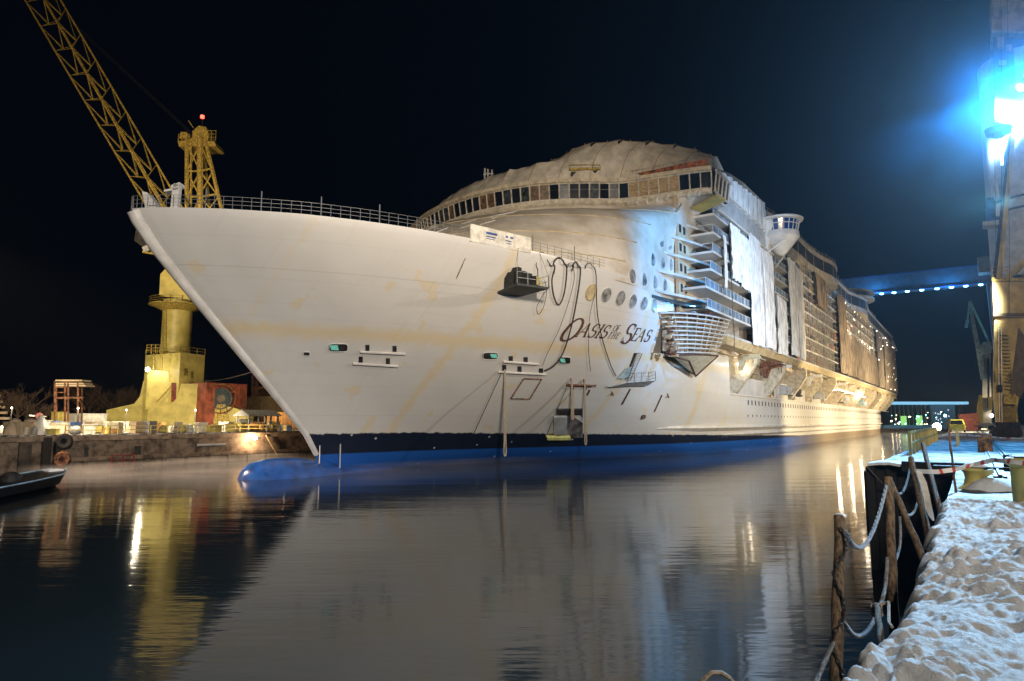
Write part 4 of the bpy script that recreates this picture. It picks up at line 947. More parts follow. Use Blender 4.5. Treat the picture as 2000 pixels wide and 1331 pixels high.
# ---------------- things that hang on the hull
pl = thing('hanging_work_platform', 'dark work platform with yellow box hanging on ropes high on the bow', 'platform', tuple(hp(1010, 565)))
p0 = hp(968, 574); y0, y1, z0 = 57.0, 66.5, 19.4; xo = XC+half(19.4, 61.5)+.1
g = MB(); A = [(XC+half(18.8, 57.8)+.1, 57.8, 18.8), (-36.4, 55.2, 18.8), (-35.0, 58.9, 18.85), (XC+half(18.8, 60.84)+.1, 60.84, 18.85)]
g.prism(A, (0, 0, .22)); g.build('platform_floor', DARK, pl)
g = MB(); railing(g, [(p[0], p[1], p[2]+.2) for p in A[1:3]]+[(A[3][0], A[3][1], A[3][2]+.2)], 1.2, .035, 1.5, 2); g.build('platform_railing', GALV, pl)
g = MB(); rnd = random.Random(9); cx_, cy_ = (A[0][0]+A[1][0])/2, 0
for i in range(8):
    t_ = i/7; yy = 57.9+t_*2.2; xx = XC+half(20, yy)+.5+.5*(i % 2); g.box((xx-.4, yy-.3, 19.0), (xx+.5+rnd.random()*.5, yy+.3, 20.5+rnd.random()*1.0))
g.build('heater_stack', BLACK, pl)
g = MB(); g.box((XC+half(20, 60.4)+1.2, 59.9, 19.7), (XC+half(20, 60.4)+1.9, 60.7, 20.6)); g.build('yellow_box', YEL, pl)
ropes = thing('platform_rope', 'thin ropes from the deck edge that hold the dark work platform', 'rope', tuple(hull_pt(58, 23.2, .2)))
g = MB(); T0 = hull_pt(57.6, 23.25, .1)
for q in (A[0], A[1], A[2]): g.tube([T0 if q is not A[2] else hull_pt(60.5, 23.25, .1), (q[0], q[1], q[2]+1.3)], .03, 4)
g.build('rope_strand', ROPE, ropes)
# staging with ladder lower down
st = thing('ladder_stage', 'wedge-shaped stage with railing and dark open shell door behind it, low on the hull', 'platform', tuple(hp(1225, 745)))
B0 = hp(1186, 750); B1 = hp(1262, 748)
g = MB(); P4 = [B0+np.array([.1, 0, -.3]), B0+np.array([2.0, 2.0, .15]), B1+np.array([1.6, -.5, .2]), B1+np.array([.1, 0, -.1])]
lo4 = [P4[0]+np.array([0, 0, -.15]), P4[0]+np.array([.3, .4, -.15]), P4[3]+np.array([.2, -.3, -.35]), P4[3]+np.array([0, 0, -.35])]
g.hexa([tuple(p) for p in lo4], [tuple(p) for p in P4]); g.build('stage_floor', GREY, st)
g = MB(); railing(g, [tuple(P4[1]), tuple(P4[2]), tuple(P4[3])], 1.3, .04, 1.3, 3); g.build('stage_railing', GALV, st)
hull_box((1229, 690), (1236, 741), 'shell_door_opening', DARK, .05, ship, 9)
g = MB(); a = hp(1241, 690, .3); b_ = hp(1217, 742, .4); c_ = np.array([0, 1.5, 0])
g.bar(a, b_, .07); g.bar(a+c_, b_+c_, .07)
for k in range(12): q = lerp(a, b_, k/11); g.bar(q, q+c_, .035)
g.build('stage_ladder', GALV, st)
g = MB(); g.prism([tuple(hp(1203, 740, .2)), tuple(hp(1222, 718, .25)), tuple(hp(1216, 738, .2))], (.6, 0, 0)); g.build('stage_gusset', CYAN, st)
# hoses and ropes over the bulwark
def hang(pts, r, mt, lab, cat='hose', off=.25, name='hanging_hose', group=None, n=5):
    pts = [np.array(p, float) for p in pts]; out = []
    for i in range(len(pts)-1):      # Catmull-Rom through pixels on the hull
        p0_, p1_, p2_, p3_ = pts[max(0, i-1)], pts[i], pts[i+1], pts[min(len(pts)-1, i+2)]
        for k in range(n):
            t = k/n; q = .5*((2*p1_)+(-p0_+p2_)*t+(2*p0_-5*p1_+4*p2_-p3_)*t*t+(-p0_+3*p1_-3*p2_+p3_)*t**3); out.append(q)
    out.append(pts[-1]); P = []
    for q in out:
        if q[1] < 520-.0: P.append(tuple(at(q[0], q[1], X=XC+half(23.2, at(q[0], q[1], X=-36)[1])+off)))
        else: P.append(tuple(hp(q[0], q[1], off)))
    g = MB(); g.tube(P, r, 5); g.smooth = True; z = min(P, key=lambda p: p[2]); return single(g, name, mt, lab, cat, z, group)
G1 = 'hoses looped over the bulwark'
hang([(1078, 535), (1082, 512), (1093, 504), (1103, 520), (1099, 570), (1088, 596), (1078, 580), (1074, 550), (1078, 530)], .09, HOSE, 'thickest dark hose, hanging in a closed loop under the bulwark', group=G1)
hang([(1112, 530), (1124, 512), (1130, 530), (1124, 580), (1112, 640), (1096, 690), (1078, 715), (1060, 725)], .10, HOSE, 'long dark hose curving down past the first letter of the name to the mooring bars', group=G1)
hang([(1138, 525), (1152, 514), (1160, 535), (1161, 570), (1164, 620), (1175, 670), (1190, 715), (1200, 735)], .06, HOSE, 'dark hose hanging through the name down to the wedge-shaped stage', group=G1)
hang([(1046, 540), (1049, 505), (1060, 493), (1070, 510), (1076, 520)], .05, HOSE, 'short thin hose arched over the board edge', group=G1)
hang([(1104, 525), (1112, 515), (1118, 540), (1110, 580), (1090, 640), (1066, 690), (1056, 715)], .035, HOSE, 'thin slack line left of the long curving hose', group=G1)
hang([(1060, 548), (1064, 570), (1058, 600), (1048, 614), (1045, 600), (1056, 578), (1070, 560)], .03, HOSE, 'thin hose loop beside the dark work platform', group=G1)
hang([(1158, 575), (1148, 620), (1146, 680), (1150, 725)], .03, HOSE, 'thin vertical line crossing the first half of the name', group=G1)
def loop_rope(xa, ya, yb, lab, r=.085):
    a = hp(xa, ya, .35); zb_ = at(xa+1, yb, X=a[0]+.2)[2]; x, y = a[0], a[1]
    g = MB(); w_ = .24; P = [(x, y, a[2]), (x+.02, y-.1, (a[2]+zb_)/2), (x+.05, y-w_*.6, zb_+1.6), (x+.05, y-w_, zb_+.5), (x+.05, y-.1, zb_), (x+.05, y+.1, zb_), (x+.05, y+w_, zb_+.5), (x+.05, y+w_*.6, zb_+1.6), (x+.02, y+.1, (a[2]+zb_)/2), (x, y+.05, a[2])]
    g.tube(P, r, 6); return single(g, 'mooring_rope', ROPE, lab, 'rope', (x, y, zb_), 'tan ropes hanging in loops down the hull')
loop_rope(981, 722, 892, 'longest tan rope, looped down from the left mooring bars to the blue paint')
loop_rope(1112, 742, 820, 'short tan rope over the open low shell door', .11)
loop_rope(1137, 742, 870, 'tan rope with an end loop at the right edge of the low shell door')
g = MB(); g.bar(hp(1100, 752, .5), hp(1157, 754, .5), .14); g.bar(hp(1112, 740, .2), hp(1112, 760, .6), .1); g.bar(hp(1137, 742, .2), hp(1137, 760, .6), .1); g.build('hanging_spar', RUST, ship)
for a, b_, lab in (((976, 732), (924, 846), 'thin dark line slanting down left of the long tan rope'), ((1104, 758), (1066, 850), 'thin dark line slanting down from the rusty spar')):
    g = MB(); g.tube([tuple(hp(a[0]+(b_[0]-a[0])*t, a[1]+(b_[1]-a[1])*t, .15)) for t in np.linspace(0, 1, 8)], .045, 4); single(g, 'slack_line', HOSE, lab, 'rope', tuple(hp(*b_, .15)))
# mooring line from the port to the opposite quay
g = MB(); g.tube(sag(tuple(at(395, 745, X=-96)), tuple(at(560, 700, X=XC-3)), .6), .06, 5); single(g, 'long_mooring_line', HOSE, 'thin line from the crane base towards the ship behind the bow', 'rope', tuple(at(395, 745, X=-96)))
g = MB(); Dt = 121; g.tube(sag(tuple(at(700-368, 778-9, D=112)), tuple(at(476, 735, D=106)), 1.2), .05, 4)
# ------------------------------------------------------------------ CRANES
def xyD(px_, D): p = at(px_, 700, D=D); return p[0], p[1]
def zD(py_, D): return at(1000, py_, D=D)[2]
def pp(D): return lambda x, y: tuple(at(x, y, D=D))
# ---- yellow slewing crane on the opposite quay
CD = 123.7; P_ = pp(CD)
bx, by = xyD(342, CD+6)
cr = thing('slewing_crane', 'tall yellow slewing crane with lattice jib rising behind the ship bow on the opposite quay', 'crane', (bx, by, 3.95))
def blk(name, plan, z0, z1, mt, parent, inset=0):
    g = MB(); c = np.mean(plan, axis=0); hi = [tuple(np.r_[lerp(p, c, inset), z1]) for p in plan]; g.hexa([(p[0], p[1], z0) for p in plan], hi); return g.build(name, mt, parent)
GZ = 3.9
plan = [xyD(284, CD+5), xyD(352, CD), xyD(400, CD+5), xyD(332, CD+11)]
blk('crane_base', plan, GZ, zD(690, CD+1), YEL, cr)
def flat(name, pts, D, th, mt, parent, floor=True, ext=None):
    g = MB(); q = [at(x, y, D=D) for x, y in pts]
    if floor:
        for i, (x, y) in enumerate(pts):
            if y >= 821: q[i][2] = GZ
    g.prism([tuple(p) for p in q], (Fh if ext is None else np.array(ext))*th); return g.build(name, mt, parent)
flat('base_foot', [(207, 822), (208, 801), (262, 789), (273, 775), (280, 745), (288, 745), (288, 822)], CD+5, 4, YEL, cr)
flat('base_foot', [(286, 822), (289, 801), (333, 790), (346, 778), (354, 750), (398, 750), (402, 776), (412, 790), (455, 796), (484, 807), (484, 822)], CD-1.5, 3, YEL, cr)
flat('base_hatch_tower', [(284, 800), (288, 731), (296, 723), (329, 725), (334, 800)], CD+1.4, 4, YEL, cr)
flat('ladder_casing', [(334, 785), (335, 748), (343, 748), (344, 785)], CD+.2, .5, RED, cr)
g = MB(); cxy = xyD(342, CD+6); Rr = 27*(CD+6)/1333
g.lathe((*cxy, 0), [(Rr, zD(692, CD+6)), (Rr, zD(588, CD+6))], 28); g.smooth = True; g.build('crane_column', YEL, cr)
g = MB(); zr = zD(600, CD+6); g.lathe((*cxy, 0), [(Rr, zr-.9), (Rr*1.72, zr), (Rr*1.95, zr+.15), (Rr*1.95, zr+.3), (Rr, zr+.3)], 24); o = g.build('ring_platform', YELD, cr)
g = MB(); pts = [(cxy[0]+Rr*1.9*math.cos(a), cxy[1]+Rr*1.9*math.sin(a), zr+.3) for a in np.linspace(0, 2*math.pi, 17)]; railing(g, pts, 1.2, .05, 1.6); g.build('platform_railing', YELD, o)
g = MB(); lo = [(311, 578), (345, 584), (400, 588), (440, 575)]
flat('slewing_house', [(311, 577), (313, 536), (326, 522), (352, 522), (420, 540), (430, 590), (352, 584)], CD+2, 6, YEL, cr, False)
g = MB(); railing(g, [P_(286, 690), P_(312, 690)], 1.5, .06, .8); g.bar(P_(300, 690), P_(300, 722), .08); g.build('base_landing', YELD, cr)
g = MB(); g.bar(P_(313, 690), P_(313, 722), .06); g.bar(P_(317, 690), P_(317, 722), .06)
for y in range(690, 724, 4): g.bar(P_(313, y), P_(317, y), .04)
g.build('base_ladder', YELD, cr); MB().bar(at(306, 785, D=CD-.2), at(334, 755, D=CD-.2), .12).build('base_stair', YELD, cr)
g = MB(); railing(g, [(*plan[0], zD(690, CD+1)), (*plan[1], zD(690, CD+1)), (*plan[2], zD(690, CD+1))], 1.1, .05, 1.8, 2); g.build('base_railing', YELD, cr)
g = MB(); a_ = at(318, 688, D=CD+3.3); b_ = at(318, 604, D=CD+3.3); g.bar(a_, b_, .05); g.bar(a_+Rv*.6, b_+Rv*.6, .05)
for k in range(16): q_ = lerp(a_, b_, k/15); g.bar(q_, q_+Rv*.6, .03)
g.build('column_ladder', YELD, cr)
for x_, y_ in ((360, 720), (372, 745), (388, 770), (310, 745)): MB().prism([at(x_, y_, D=CD+(1.2 if x_ > 352 else 3.5)-1.6), at(x_+7, y_, D=CD-.3+(.9 if x_ > 352 else 2.0)), at(x_+7, y_+14, D=CD-.3+(.9 if x_ > 352 else 2.0)), at(x_, y_+14, D=CD+(1.2 if x_ > 352 else 3.5)-1.6)], -Fh*.15).build('service_box', YELD, cr)
# operator cab sticking out behind the stem
flat('crane_cab', [(262, 470), (266, 447), (290, 449), (306, 470), (303, 490), (280, 484)], CD-2, 3, DARK, cr, False)
flat('cab_panel', [(277, 483), (287, 479), (292, 489), (281, 492)], CD-2.3, .3, GREY, cr, False)
g = MB(); g.bar(P_(280, 492), P_(330, 500), .35); g.bar(P_(290, 486), P_(345, 480), .3); g.build('cab_arm', YELD, cr)
# A-frame above the bow
g = MB(); DD = CD+4; Q = pp(DD)
g.bar(Q(364, 525), Q(365, 270), .42, 6); g.bar(Q(373, 525), Q(373, 272), .2, 6); g.bar(Q(391, 525), Q(391, 270), .6, 8)
g.bar(Q(452, 490), Q(401, 275), .38, 6); g.bar(at(418, 525, D=DD+5), at(398, 275, D=DD+3), .3, 6)
for y0, y1 in ((280, 335), (335, 385), (385, 440)):
    xr = lambda y: 401+(y-275)*.237
    g.bar(Q(391, y0), Q(xr(y1), y1), .18); g.bar(Q(365, y0), Q(391, y1), .18); g.bar(Q(391, y0), Q(365, y1), .18)
    g.bar(Q(365, y1), Q(391, y1), .2); g.bar(Q(391, y1), Q(xr(y1), y1-6), .2); g.bar(Q(xr(y1), y1), Q(391, y1+45), .15)
g.build('a_frame', YELD, cr)
g = MB(); g.prism([Q(349, 286), Q(422, 286), Q(418, 276), Q(347, 275)], Fh*4); o = g.build('head_platform', YELD, cr)
for a_, b_, h_ in ((348, 370, 1.3), (404, 421, 2.0)): railing(MB(), [Q(a_, 275), Q(b_, 275)], h_, .06, .8).build('head_railing', YELD, o)
g = MB(); g.prism([Q(374, 275), Q(376, 256), (Q(388, 246)), Q(402, 248), Q(408, 262), Q(406, 276)], Fh*3); g.prism([Q(350, 270), Q(353, 258), Q(364, 258), Q(372, 270)], Fh*1.5); g.bar(Q(378, 250), Q(368, 236), .1); g.build('sheave_block', YELD, cr)
g = MB(); g.bar(Q(395, 248), Q(395, 233), .08); o = g.build('beacon_mast', DARK, cr)
g = MB(); g.lathe(Q(395, 232), [(.05, 0), (.38, .1), (.38, .6), (.05, .75)], 8); g.build('red_beacon', E_RED, o)
# jib
J0 = [(300, 425, CD), (334, 432, CD-3), (356, 405, CD), (338, 430, CD+3)]; dj = (-233*1.5, -395*1.5)
A_ = [at(x+12, y+21, D=D) for x, y, D in J0]
B_ = [at(x+dx, y+dy, D=D) for (x, y, D), (dx, dy) in zip(J0, ((-358, -606), (-359, -626), (-368, -627), (-367, -630)))]
g = MB(); truss(g, A_, B_, 13, .18, .07, 'k'); g.build('jib', YELD, cr)
g = MB(); e = at(338, 430, D=CD)
for q in A_: g.bar(q, at(385, 520, D=CD+1), .3)
g.build('jib_foot', YELD, cr)
g = MB()
for dx in (0, 5): g.tube([Q(372+dx, 262), at(150+dx, 55, D=CD), at(30+dx, -80, D=CD)], .035, 4)
g.build('luffing_cable', DARK, cr)
LM = MB(); p = at(290, 722, D=CD-.2); LM.lathe(p, [(.05, 0), (.3, .05), (.38, .35), (.05, .5)], 8, tuple(-Fh)); LM.build('base_floodlight', E_WHITE, cr)
point_light(tuple(at(286, 727, D=CD-2.2)), (1, .88, .6), 650, .25)
# ---- near quay crane with the blue floodlights
ND = 67.6; N_ = pp(ND)
nx_, ny_ = xyD(2030, ND+3)
nc = thing('quay_crane', 'huge yellow and grey portal crane with blue floodlights at the right edge of the picture', 'crane', (nx_, ny_, QZ))
def nflat(name, pts, mt, th=3.0, d=0, parent=None): return flat(name, pts, ND+d, th, mt, parent or nc, False, (0, 1, 0))
YEL2 = mat('portal_yellow', (.52, .38, .13), .5, var=.22, scale=.5, bump=.06)
nflat('portal_leg', [(1942, 622), (2060, 622), (2022, 700), (1992, 768), (1980, 838), (1947, 838), (1940, 770)], YEL2, 2.6)
nflat('portal_leg', [(2100, 622), (2190, 622), (2190, 700), (2176, 768), (2170, 838), (2130, 838), (2110, 770)], YEL2, 2.6)
nflat('leg_inner_plate', [(1990, 640), (2030, 700), (1994, 775), (1972, 770)], mat('painted_leg_shade', (.14, .10, .06), .6), .5, -.25)  # brown stands in for shade on the inner face of the leg
nflat('portal_beam', [(1938, 548), (2200, 548), (2200, 620), (1941, 620)], YEL2, 7, -.3)
nflat('beam_flange', [(1937, 543), (2201, 543), (2201, 549), (1938, 549)], YELD, 7.8, -.7)
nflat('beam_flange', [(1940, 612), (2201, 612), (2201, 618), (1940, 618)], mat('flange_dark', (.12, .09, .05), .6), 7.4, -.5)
g = MB(); g.prism([N_(1954, 792), N_(1986, 792), N_(1990, 838), N_(1952, 838)], (0, 2.5, 0)); o = g.build('bogie_housing', YELD, nc)
for x in (1948, 1962, 1976, 1990):
    p = at(x, 846, D=ND-.3); p[2] = QZ+.45; g = MB(); g.lathe(p, [(.42, 0), (.45, .1), (.45, .5), (.42, .6), (.1, .62)], 14, tuple(Fh)); g.build('rail_wheel', DARK, nc)
g = MB(); a = at(1945, 838, D=ND-.4); b_ = at(1994, 838, D=ND-.4); a[2] = b_[2] = QZ+.62; g.prism([tuple(a), tuple(b_), (b_[0], b_[1], QZ+1.5), (a[0], a[1], QZ+1.5)], (0, 2, 0)); g.build('bogie_beam', DARK, nc)
g = MB(); nst = 16
for k in range(nst):
    y = 655+k*7; x = 1958+k*.6; g.prism([N_(x-6, y), N_(x+6, y), N_(x+6, y+1.5), N_(x-6, y+1.5)], -Fh*.5)
g.build('leg_steps', YELD, nc)
g = MB(); railing(g, [N_(1944, 745), at(1944, 745, D=ND-1.2), at(1975, 748, D=ND-1.2), N_(1975, 748)], 1.0, .04, .8); railing(g, [at(1940, 543, D=ND-.7), at(2199, 543, D=ND-.7)], 1.1, .035, 1.4)
g.build('leg_railing', YELD, nc)
nflat('leg_box', [(1960, 770), (1984, 770), (1984, 790), (1960, 790)], YELD, .7, -.75); nflat('leg_box', [(1948, 752), (1958, 752), (1958, 766), (1948, 766)], DARK, .5, -.6)
# upper works: sloping post, brace, grey slewing column, head
nflat('sloping_post', [(1946, 543), (1957, 543), (1985, 250), (1977, 250)], YEL2, .8, -.2)
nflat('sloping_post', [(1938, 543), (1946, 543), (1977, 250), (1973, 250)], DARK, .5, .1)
nflat('diagonal_brace', [(1960, 543), (1975, 543), (2062, 462), (2055, 450)], YEL2, .8, -.3)
g = MB(); c_ = xyD(2050, ND+3.2); zc0, zc1 = zD(543, ND+3), zD(120, ND+3); g.lathe((*c_, 0), [(4.4, zc0), (4.1, zc1)], 28); g.smooth = True
g.build('slewing_column', mat('column_grey', (.40, .40, .41), .5, var=.15), nc)
g = MB(); g.lathe((*c_, 0), [(4.45, zD(402, ND)), (4.5, zD(400, ND)), (4.45, zD(398, ND))], 28); g.lathe((*c_, 0), [(4.4, zD(380, ND)), (4.45, zD(378, ND)), (4.4, zD(376, ND))], 28); g.build('column_band', DARK, nc)
nflat('machine_house', [(1935, -60), (1937, 58), (2150, 70), (2150, -60)], mat('house_beige', (.40, .34, .28), .6, var=.3, scale=.5), 7, 0)
nflat('house_ledge', [(1936, 58), (2150, 70), (2150, 74), (1936, 63)], CYAN, 7, -.6)
nflat('machine_house', [(1940, 63), (1944, 236), (1975, 246), (2150, 246), (2150, 70)], mat('housing_dark_blue', (.045, .07, .09), .6), 6, .4)
g = MB(); pc = at(1950, 255, D=ND-.5); g.lathe(pc, [(.2, -.9), (1.1, -.4), (1.2, .2), (.4, .5)], 16); g.smooth = True; g.build('lamp_pod', DARK, nc)
nflat('side_platform', [(1919, 433), (1951, 430), (1951, 439), (1919, 440)], GREY, 2, 0)
nflat('side_cabin', [(1926, 434), (1926, 388), (1938, 383), (1948, 400), (1948, 432)], BLUEP, 1.6, .2)
g = MB(); g.bar(N_(1935, 388), N_(1943, 345), .12); g.bar(N_(1951, 388), N_(1943, 345), .12); g.bar(N_(1948, 424), N_(1950, 398), .25); g.build('cabin_davit', GREY, nc)
for k, (x, y, r) in enumerate(((1992, 172, .5), (2008, 205, .4), (2006, 150, .4))):
    p = at(x, y, D=ND-1.2); o = MB().lathe(p, [(r*.5, -.5), (r*1.15, -.1), (r*1.15, .05), (r*.6, .06)], 14, tuple(-Fh)).build('floodlight_head', DARK, nc)
    MB().lathe(p, [(.02, .07), (r*1.05, .07), (r*.9, .16), (.02, .2)], 14, tuple(-Fh)).build('floodlight_lens', E_BLUE, o)
g = MB(); g.bar(N_(1958, 283), N_(1957, 322), .14); o = g.build('tube_light', E_BLUEL, nc)
g = MB(); g.bar(N_(1942, 275), N_(1952, 278), .14); g.build('tube_light', E_BLUEL, nc)
g = MB(); a_ = N_(1951, 838); 
for k in (0, 1): g.bar(at(1950+k*6, 640, D=ND-.35), at(1952+k*5, 835, D=ND-.35), .03)
for k in range(40): t_ = k/39; g.bar(at(1950+2*t_, 640+195*t_, D=ND-.35), at(1956+t_, 640+195*t_, D=ND-.35), .018)
g.build('leg_ladder', GALV, nc)
for x0, y0, x1, y1 in ((1955, -10, 1957, 545), (1968, -10, 1972, 620), (1942, 240, 1946, 545)): MB().tube(sag(at(x0, y0, D=ND-.9), at(x1, y1, D=ND-.9), .05), .03, 4).build('hoist_cable', DARK, nc)
for x0, y0, w_, h_ in ((1948, 75, 12, 22), (1966, 90, 10, 14), (1950, 120, 16, 10), (1941, 5, 10, 30), (1958, 15, 14, 12)): MB().prism([N_(x0, y0), N_(x0+w_, y0), N_(x0+w_, y0+h_), N_(x0, y0+h_)], (0, -.35, 0)).build('switch_box', GREY, nc)
# ---- pale blue luffing crane further along the quay
LD = 132; L_ = pp(LD); lx, ly = xyD(1920, LD+1)
lc = thing('luffing_crane', 'slim pale blue luffing crane standing further along the quay', 'crane', (lx, ly, QZ))
def lflat(name, pts, mt, th=1.5, d=0): return flat(name, pts, LD+d, th, mt, lc, False, (0, 1, 0))
lflat('jib', [(1891, 590), (1896, 588), (1928, 742), (1916, 742)], CYAN, 1.2)
g = MB(); g.bar(L_(1895, 590), L_(1938, 682), .28); g.bar(L_(1893, 590), L_(1890, 625), .2); g.bar(L_(1890, 625), L_(1887, 640), .35); g.build('luffing_rod', mat('cyan_rod', (.15, .5, .7), .4), lc)
lflat('crane_head', [(1914, 676), (1921, 668), (1936, 668), (1937, 688), (1918, 692)], CYAN, 2, -.5)
lflat('crane_mast', [(1920, 690), (1935, 690), (1937, 838), (1918, 838)], GREY, 2.2, .5)
lflat('mast_ladder', [(1928, 700), (1932, 700), (1933, 800), (1929, 800)], DARK, .3, -.1)
lflat('machinery_house', [(1908, 792), (1912, 772), (1919, 772), (1921, 830), (1908, 830)], YEL, 2, -.6)
lflat('machinery_house', [(1930, 776), (1938, 776), (1938, 800), (1930, 800)], YEL, 2, -.4)
lflat('crane_gantry', [(1906, 838), (1908, 826), (1940, 826), (1942, 838)], GREY, 3, -1)
for x in (1908, 1914, 1934, 1940):
    p = at(x, 842, D=LD-1); p[2] = QZ+.4; MB().lathe(p, [(.42, 0), (.42, .5)], 10, tuple(Fh)).build('rail_wheel', DARK, lc)
for (x, y) in ((1913, 815), (1912, 800), (1936, 812)): MB().lathe(L_(x, y), [(.05, 0), (.4, .1), (.05, .3)], 8, tuple(-Fh)).build('crane_lamp', E_SOFT, lc)
# ---- great gantry whose girder spans the dock behind the ship
gg = thing('gantry_crane', 'giant gantry girder with a row of blue lamps spanning the dock behind the ship', 'crane', (14, 320, QZ))
DBLUE = mat('girder_blue', (.10, .16, .24), .5, var=.15, scale=.3)
def yb(x, y): return at(x, y, Y=320.0)
g = MB(); g.hexa([(-100, 320, 59.3), (16, 320, 59.3), (16, 328, 59.3), (-100, 328, 59.3)], [(-100, 320, 66.0), (16, 320, 66.0), (16, 328, 66.0), (-100, 328, 66.0)]); g.build('girder', DBLUE, gg)
g = MB(); g.box((-100, 319.5, 66.0), (16, 319.9, 66.5)); g.box((-100, 319.4, 58.9), (16, 320.3, 59.3)); g.build('girder_edge', BLUEP, gg)
g = MB(); g.hexa([(9, 318, QZ), (13, 318, QZ), (13, 330, QZ), (9, 330, QZ)], [(8, 318, 59), (16, 318, 59), (16, 330, 59), (8, 330, 59)]); g.build('gantry_leg', DBLUE, gg)
g = MB(); g.hexa([(-101, 318, 3.9), (-98, 318, 3.9), (-98, 330, 3.9), (-101, 330, 3.9)], [(-102, 318, 59), (-96, 318, 59), (-96, 330, 59), (-102, 330, 59)]); g.build('gantry_leg', DBLUE, gg)
a = yb(1911, 540); b_ = yb(1937, 508); g = MB(); g.box((a[0], 312, a[2]), (b_[0], 319.3, b_[2])); tr_ = g.build('trolley_house', GREY, gg)
g = MB(); c0_, c1_ = yb(1914, 528), yb(1930, 512); g.box((c0_[0], 311.9, c0_[2]), (c1_[0], 311.98, c1_[2])); g.build('trolley_window', CYAN, tr_)
for (x, y) in ((1722, 573), (1746, 570), (1772, 568), (1800, 565), (1830, 562), (1858, 558), (1886, 555), (1915, 552)):
    p = yb(x, y); o = MB().lathe((p[0], 320.5, 58.75), [(.3, .15), (.9, 0), (.9, -.1), (.3, -.12)], 10).build('lamp_housing', DARK, gg)
    MB().lathe((p[0], 319.9, 58.5), [(.05, .2), (.75, .1), (.75, -.2), (.05, -.5)], 10).build('lamp_lens', E_BLUEL, o)
for x in (-30, -5): point_light((x, 318, 56), BLUE, 9000, 1)

# vapour round the blue floodlights, tinted and swelled to paint in their halo
def glow_steam(name, c, R, dens, lo_, hi_):
    m = bpy.data.materials.new(name+'_air'); m.use_nodes = True; nt = m.node_tree; nt.nodes.remove(nt.nodes['Principled BSDF']); v = nt.nodes.new('ShaderNodeVolumePrincipled'); L = nt.links
    v.inputs['Anisotropy'].default_value = .3; v.inputs['Color'].default_value = (.07, .55, 1, 1); L.new(v.outputs[0], nt.nodes['Material Output'].inputs['Volume'])
    tc = nn(nt, 'ShaderNodeTexCoord'); gr = nn(nt, 'ShaderNodeTexGradient', gradient_type='SPHERICAL'); mp = nn(nt, 'ShaderNodeMapping', Scale=(1/R, 1/R, 1/R)); L.new(tc.outputs['Object'], mp.inputs[0]); L.new(mp.outputs[0], gr.inputs[0])
    n = nn(nt, 'ShaderNodeTexNoise', Scale=.22, Detail=4.0); L.new(tc.outputs['Object'], n.inputs['Vector']); mr = nn(nt, 'ShaderNodeMapRange'); mr.inputs['From Min'].default_value = lo_; mr.inputs['From Max'].default_value = hi_; mr.inputs['To Min'].default_value = .25; L.new(n.outputs[0], mr.inputs[0])
    pw = nn(nt, 'ShaderNodeMath', operation='POWER'); L.new(gr.outputs['Fac'], pw.inputs[0]); pw.inputs[1].default_value = 3.4; m1 = nn(nt, 'ShaderNodeMath', operation='MULTIPLY'); L.new(pw.outputs[0], m1.inputs[0]); L.new(mr.outputs[0], m1.inputs[1]); m2 = nn(nt, 'ShaderNodeMath', operation='MULTIPLY'); L.new(m1.outputs[0], m2.inputs[0]); m2.inputs[1].default_value = dens; L.new(m2.outputs[0], v.inputs['Density'])
    g = MB(); prof = [(R*math.sin(a), -R*math.cos(a)) for a in np.linspace(0.02, math.pi-.02, 14)]; g.lathe((0, 0, 0), prof, 20); o = g.build(name, m, kind='stuff'); o.location = c; return o
glow_steam('glow_steam', (6.0, 83.0, 38.8), 21, .08, .35, .7)
# ------------------------------------------------------------------ NEAR QUAY OBJECTS
def log(pts, r, r2=None, n=10, seed=0):
    P = []; pts = [np.array(p, float) for p in pts]
    for i in range(9):
        t = i/8; P.append(lerp(pts[0], pts[-1], t)+np.array([.006*math.sin(i*2.1+seed), .006*math.sin(i*1.3+seed), 0]))
    g = MB(); g.tube(P, r, n, r2=r2); return g
pz = lambda p, z: (p[0], p[1], z)
POSTS = [
 ((-1.0, 6.55, 4.69), (-.97, 5.45, 3.0), .047, 'thick weathered post nearest the camera with a chain wound down it'),
 ((-1.0, 10.65, 4.74), (-.97, 9.85, 2.9), .062, 'upright wooden post leaning at the quay edge, second from the camera'),
 ((-1.02, 10.95, 4.70), (-.55, 10.2, 3.55), .045, 'slanting wooden brace leaning against the second post'),
 ((-1.10, 16.2, 4.75), (-.72, 13.9, 3.3), .06, 'dark slanting post with the white tape tied to it'),
 ((-1.05, 19.6, 4.95), (-.60, 15.9, 3.5), .055, 'dark slanting post behind the tape post')]
for i, (a, b_, r, lab) in enumerate(POSTS):
    m_ = log([b_, a], r, r*.92, seed=i); o = m_.build('wooden_post', WOOD, smooth=True); origin(o, b_); tag(o, lab, 'post', 'wooden posts of the rope fence')
p1 = POSTS[0]; p2 = POSTS[1]
m_ = MB(); m_.lathe((-1.0, 6.56, 4.685), [(.05, 0), (.052, .012), (.03, .022)], 10); m_.build('frost_cap', SNOWM, bpy.data.objects['wooden_post'])
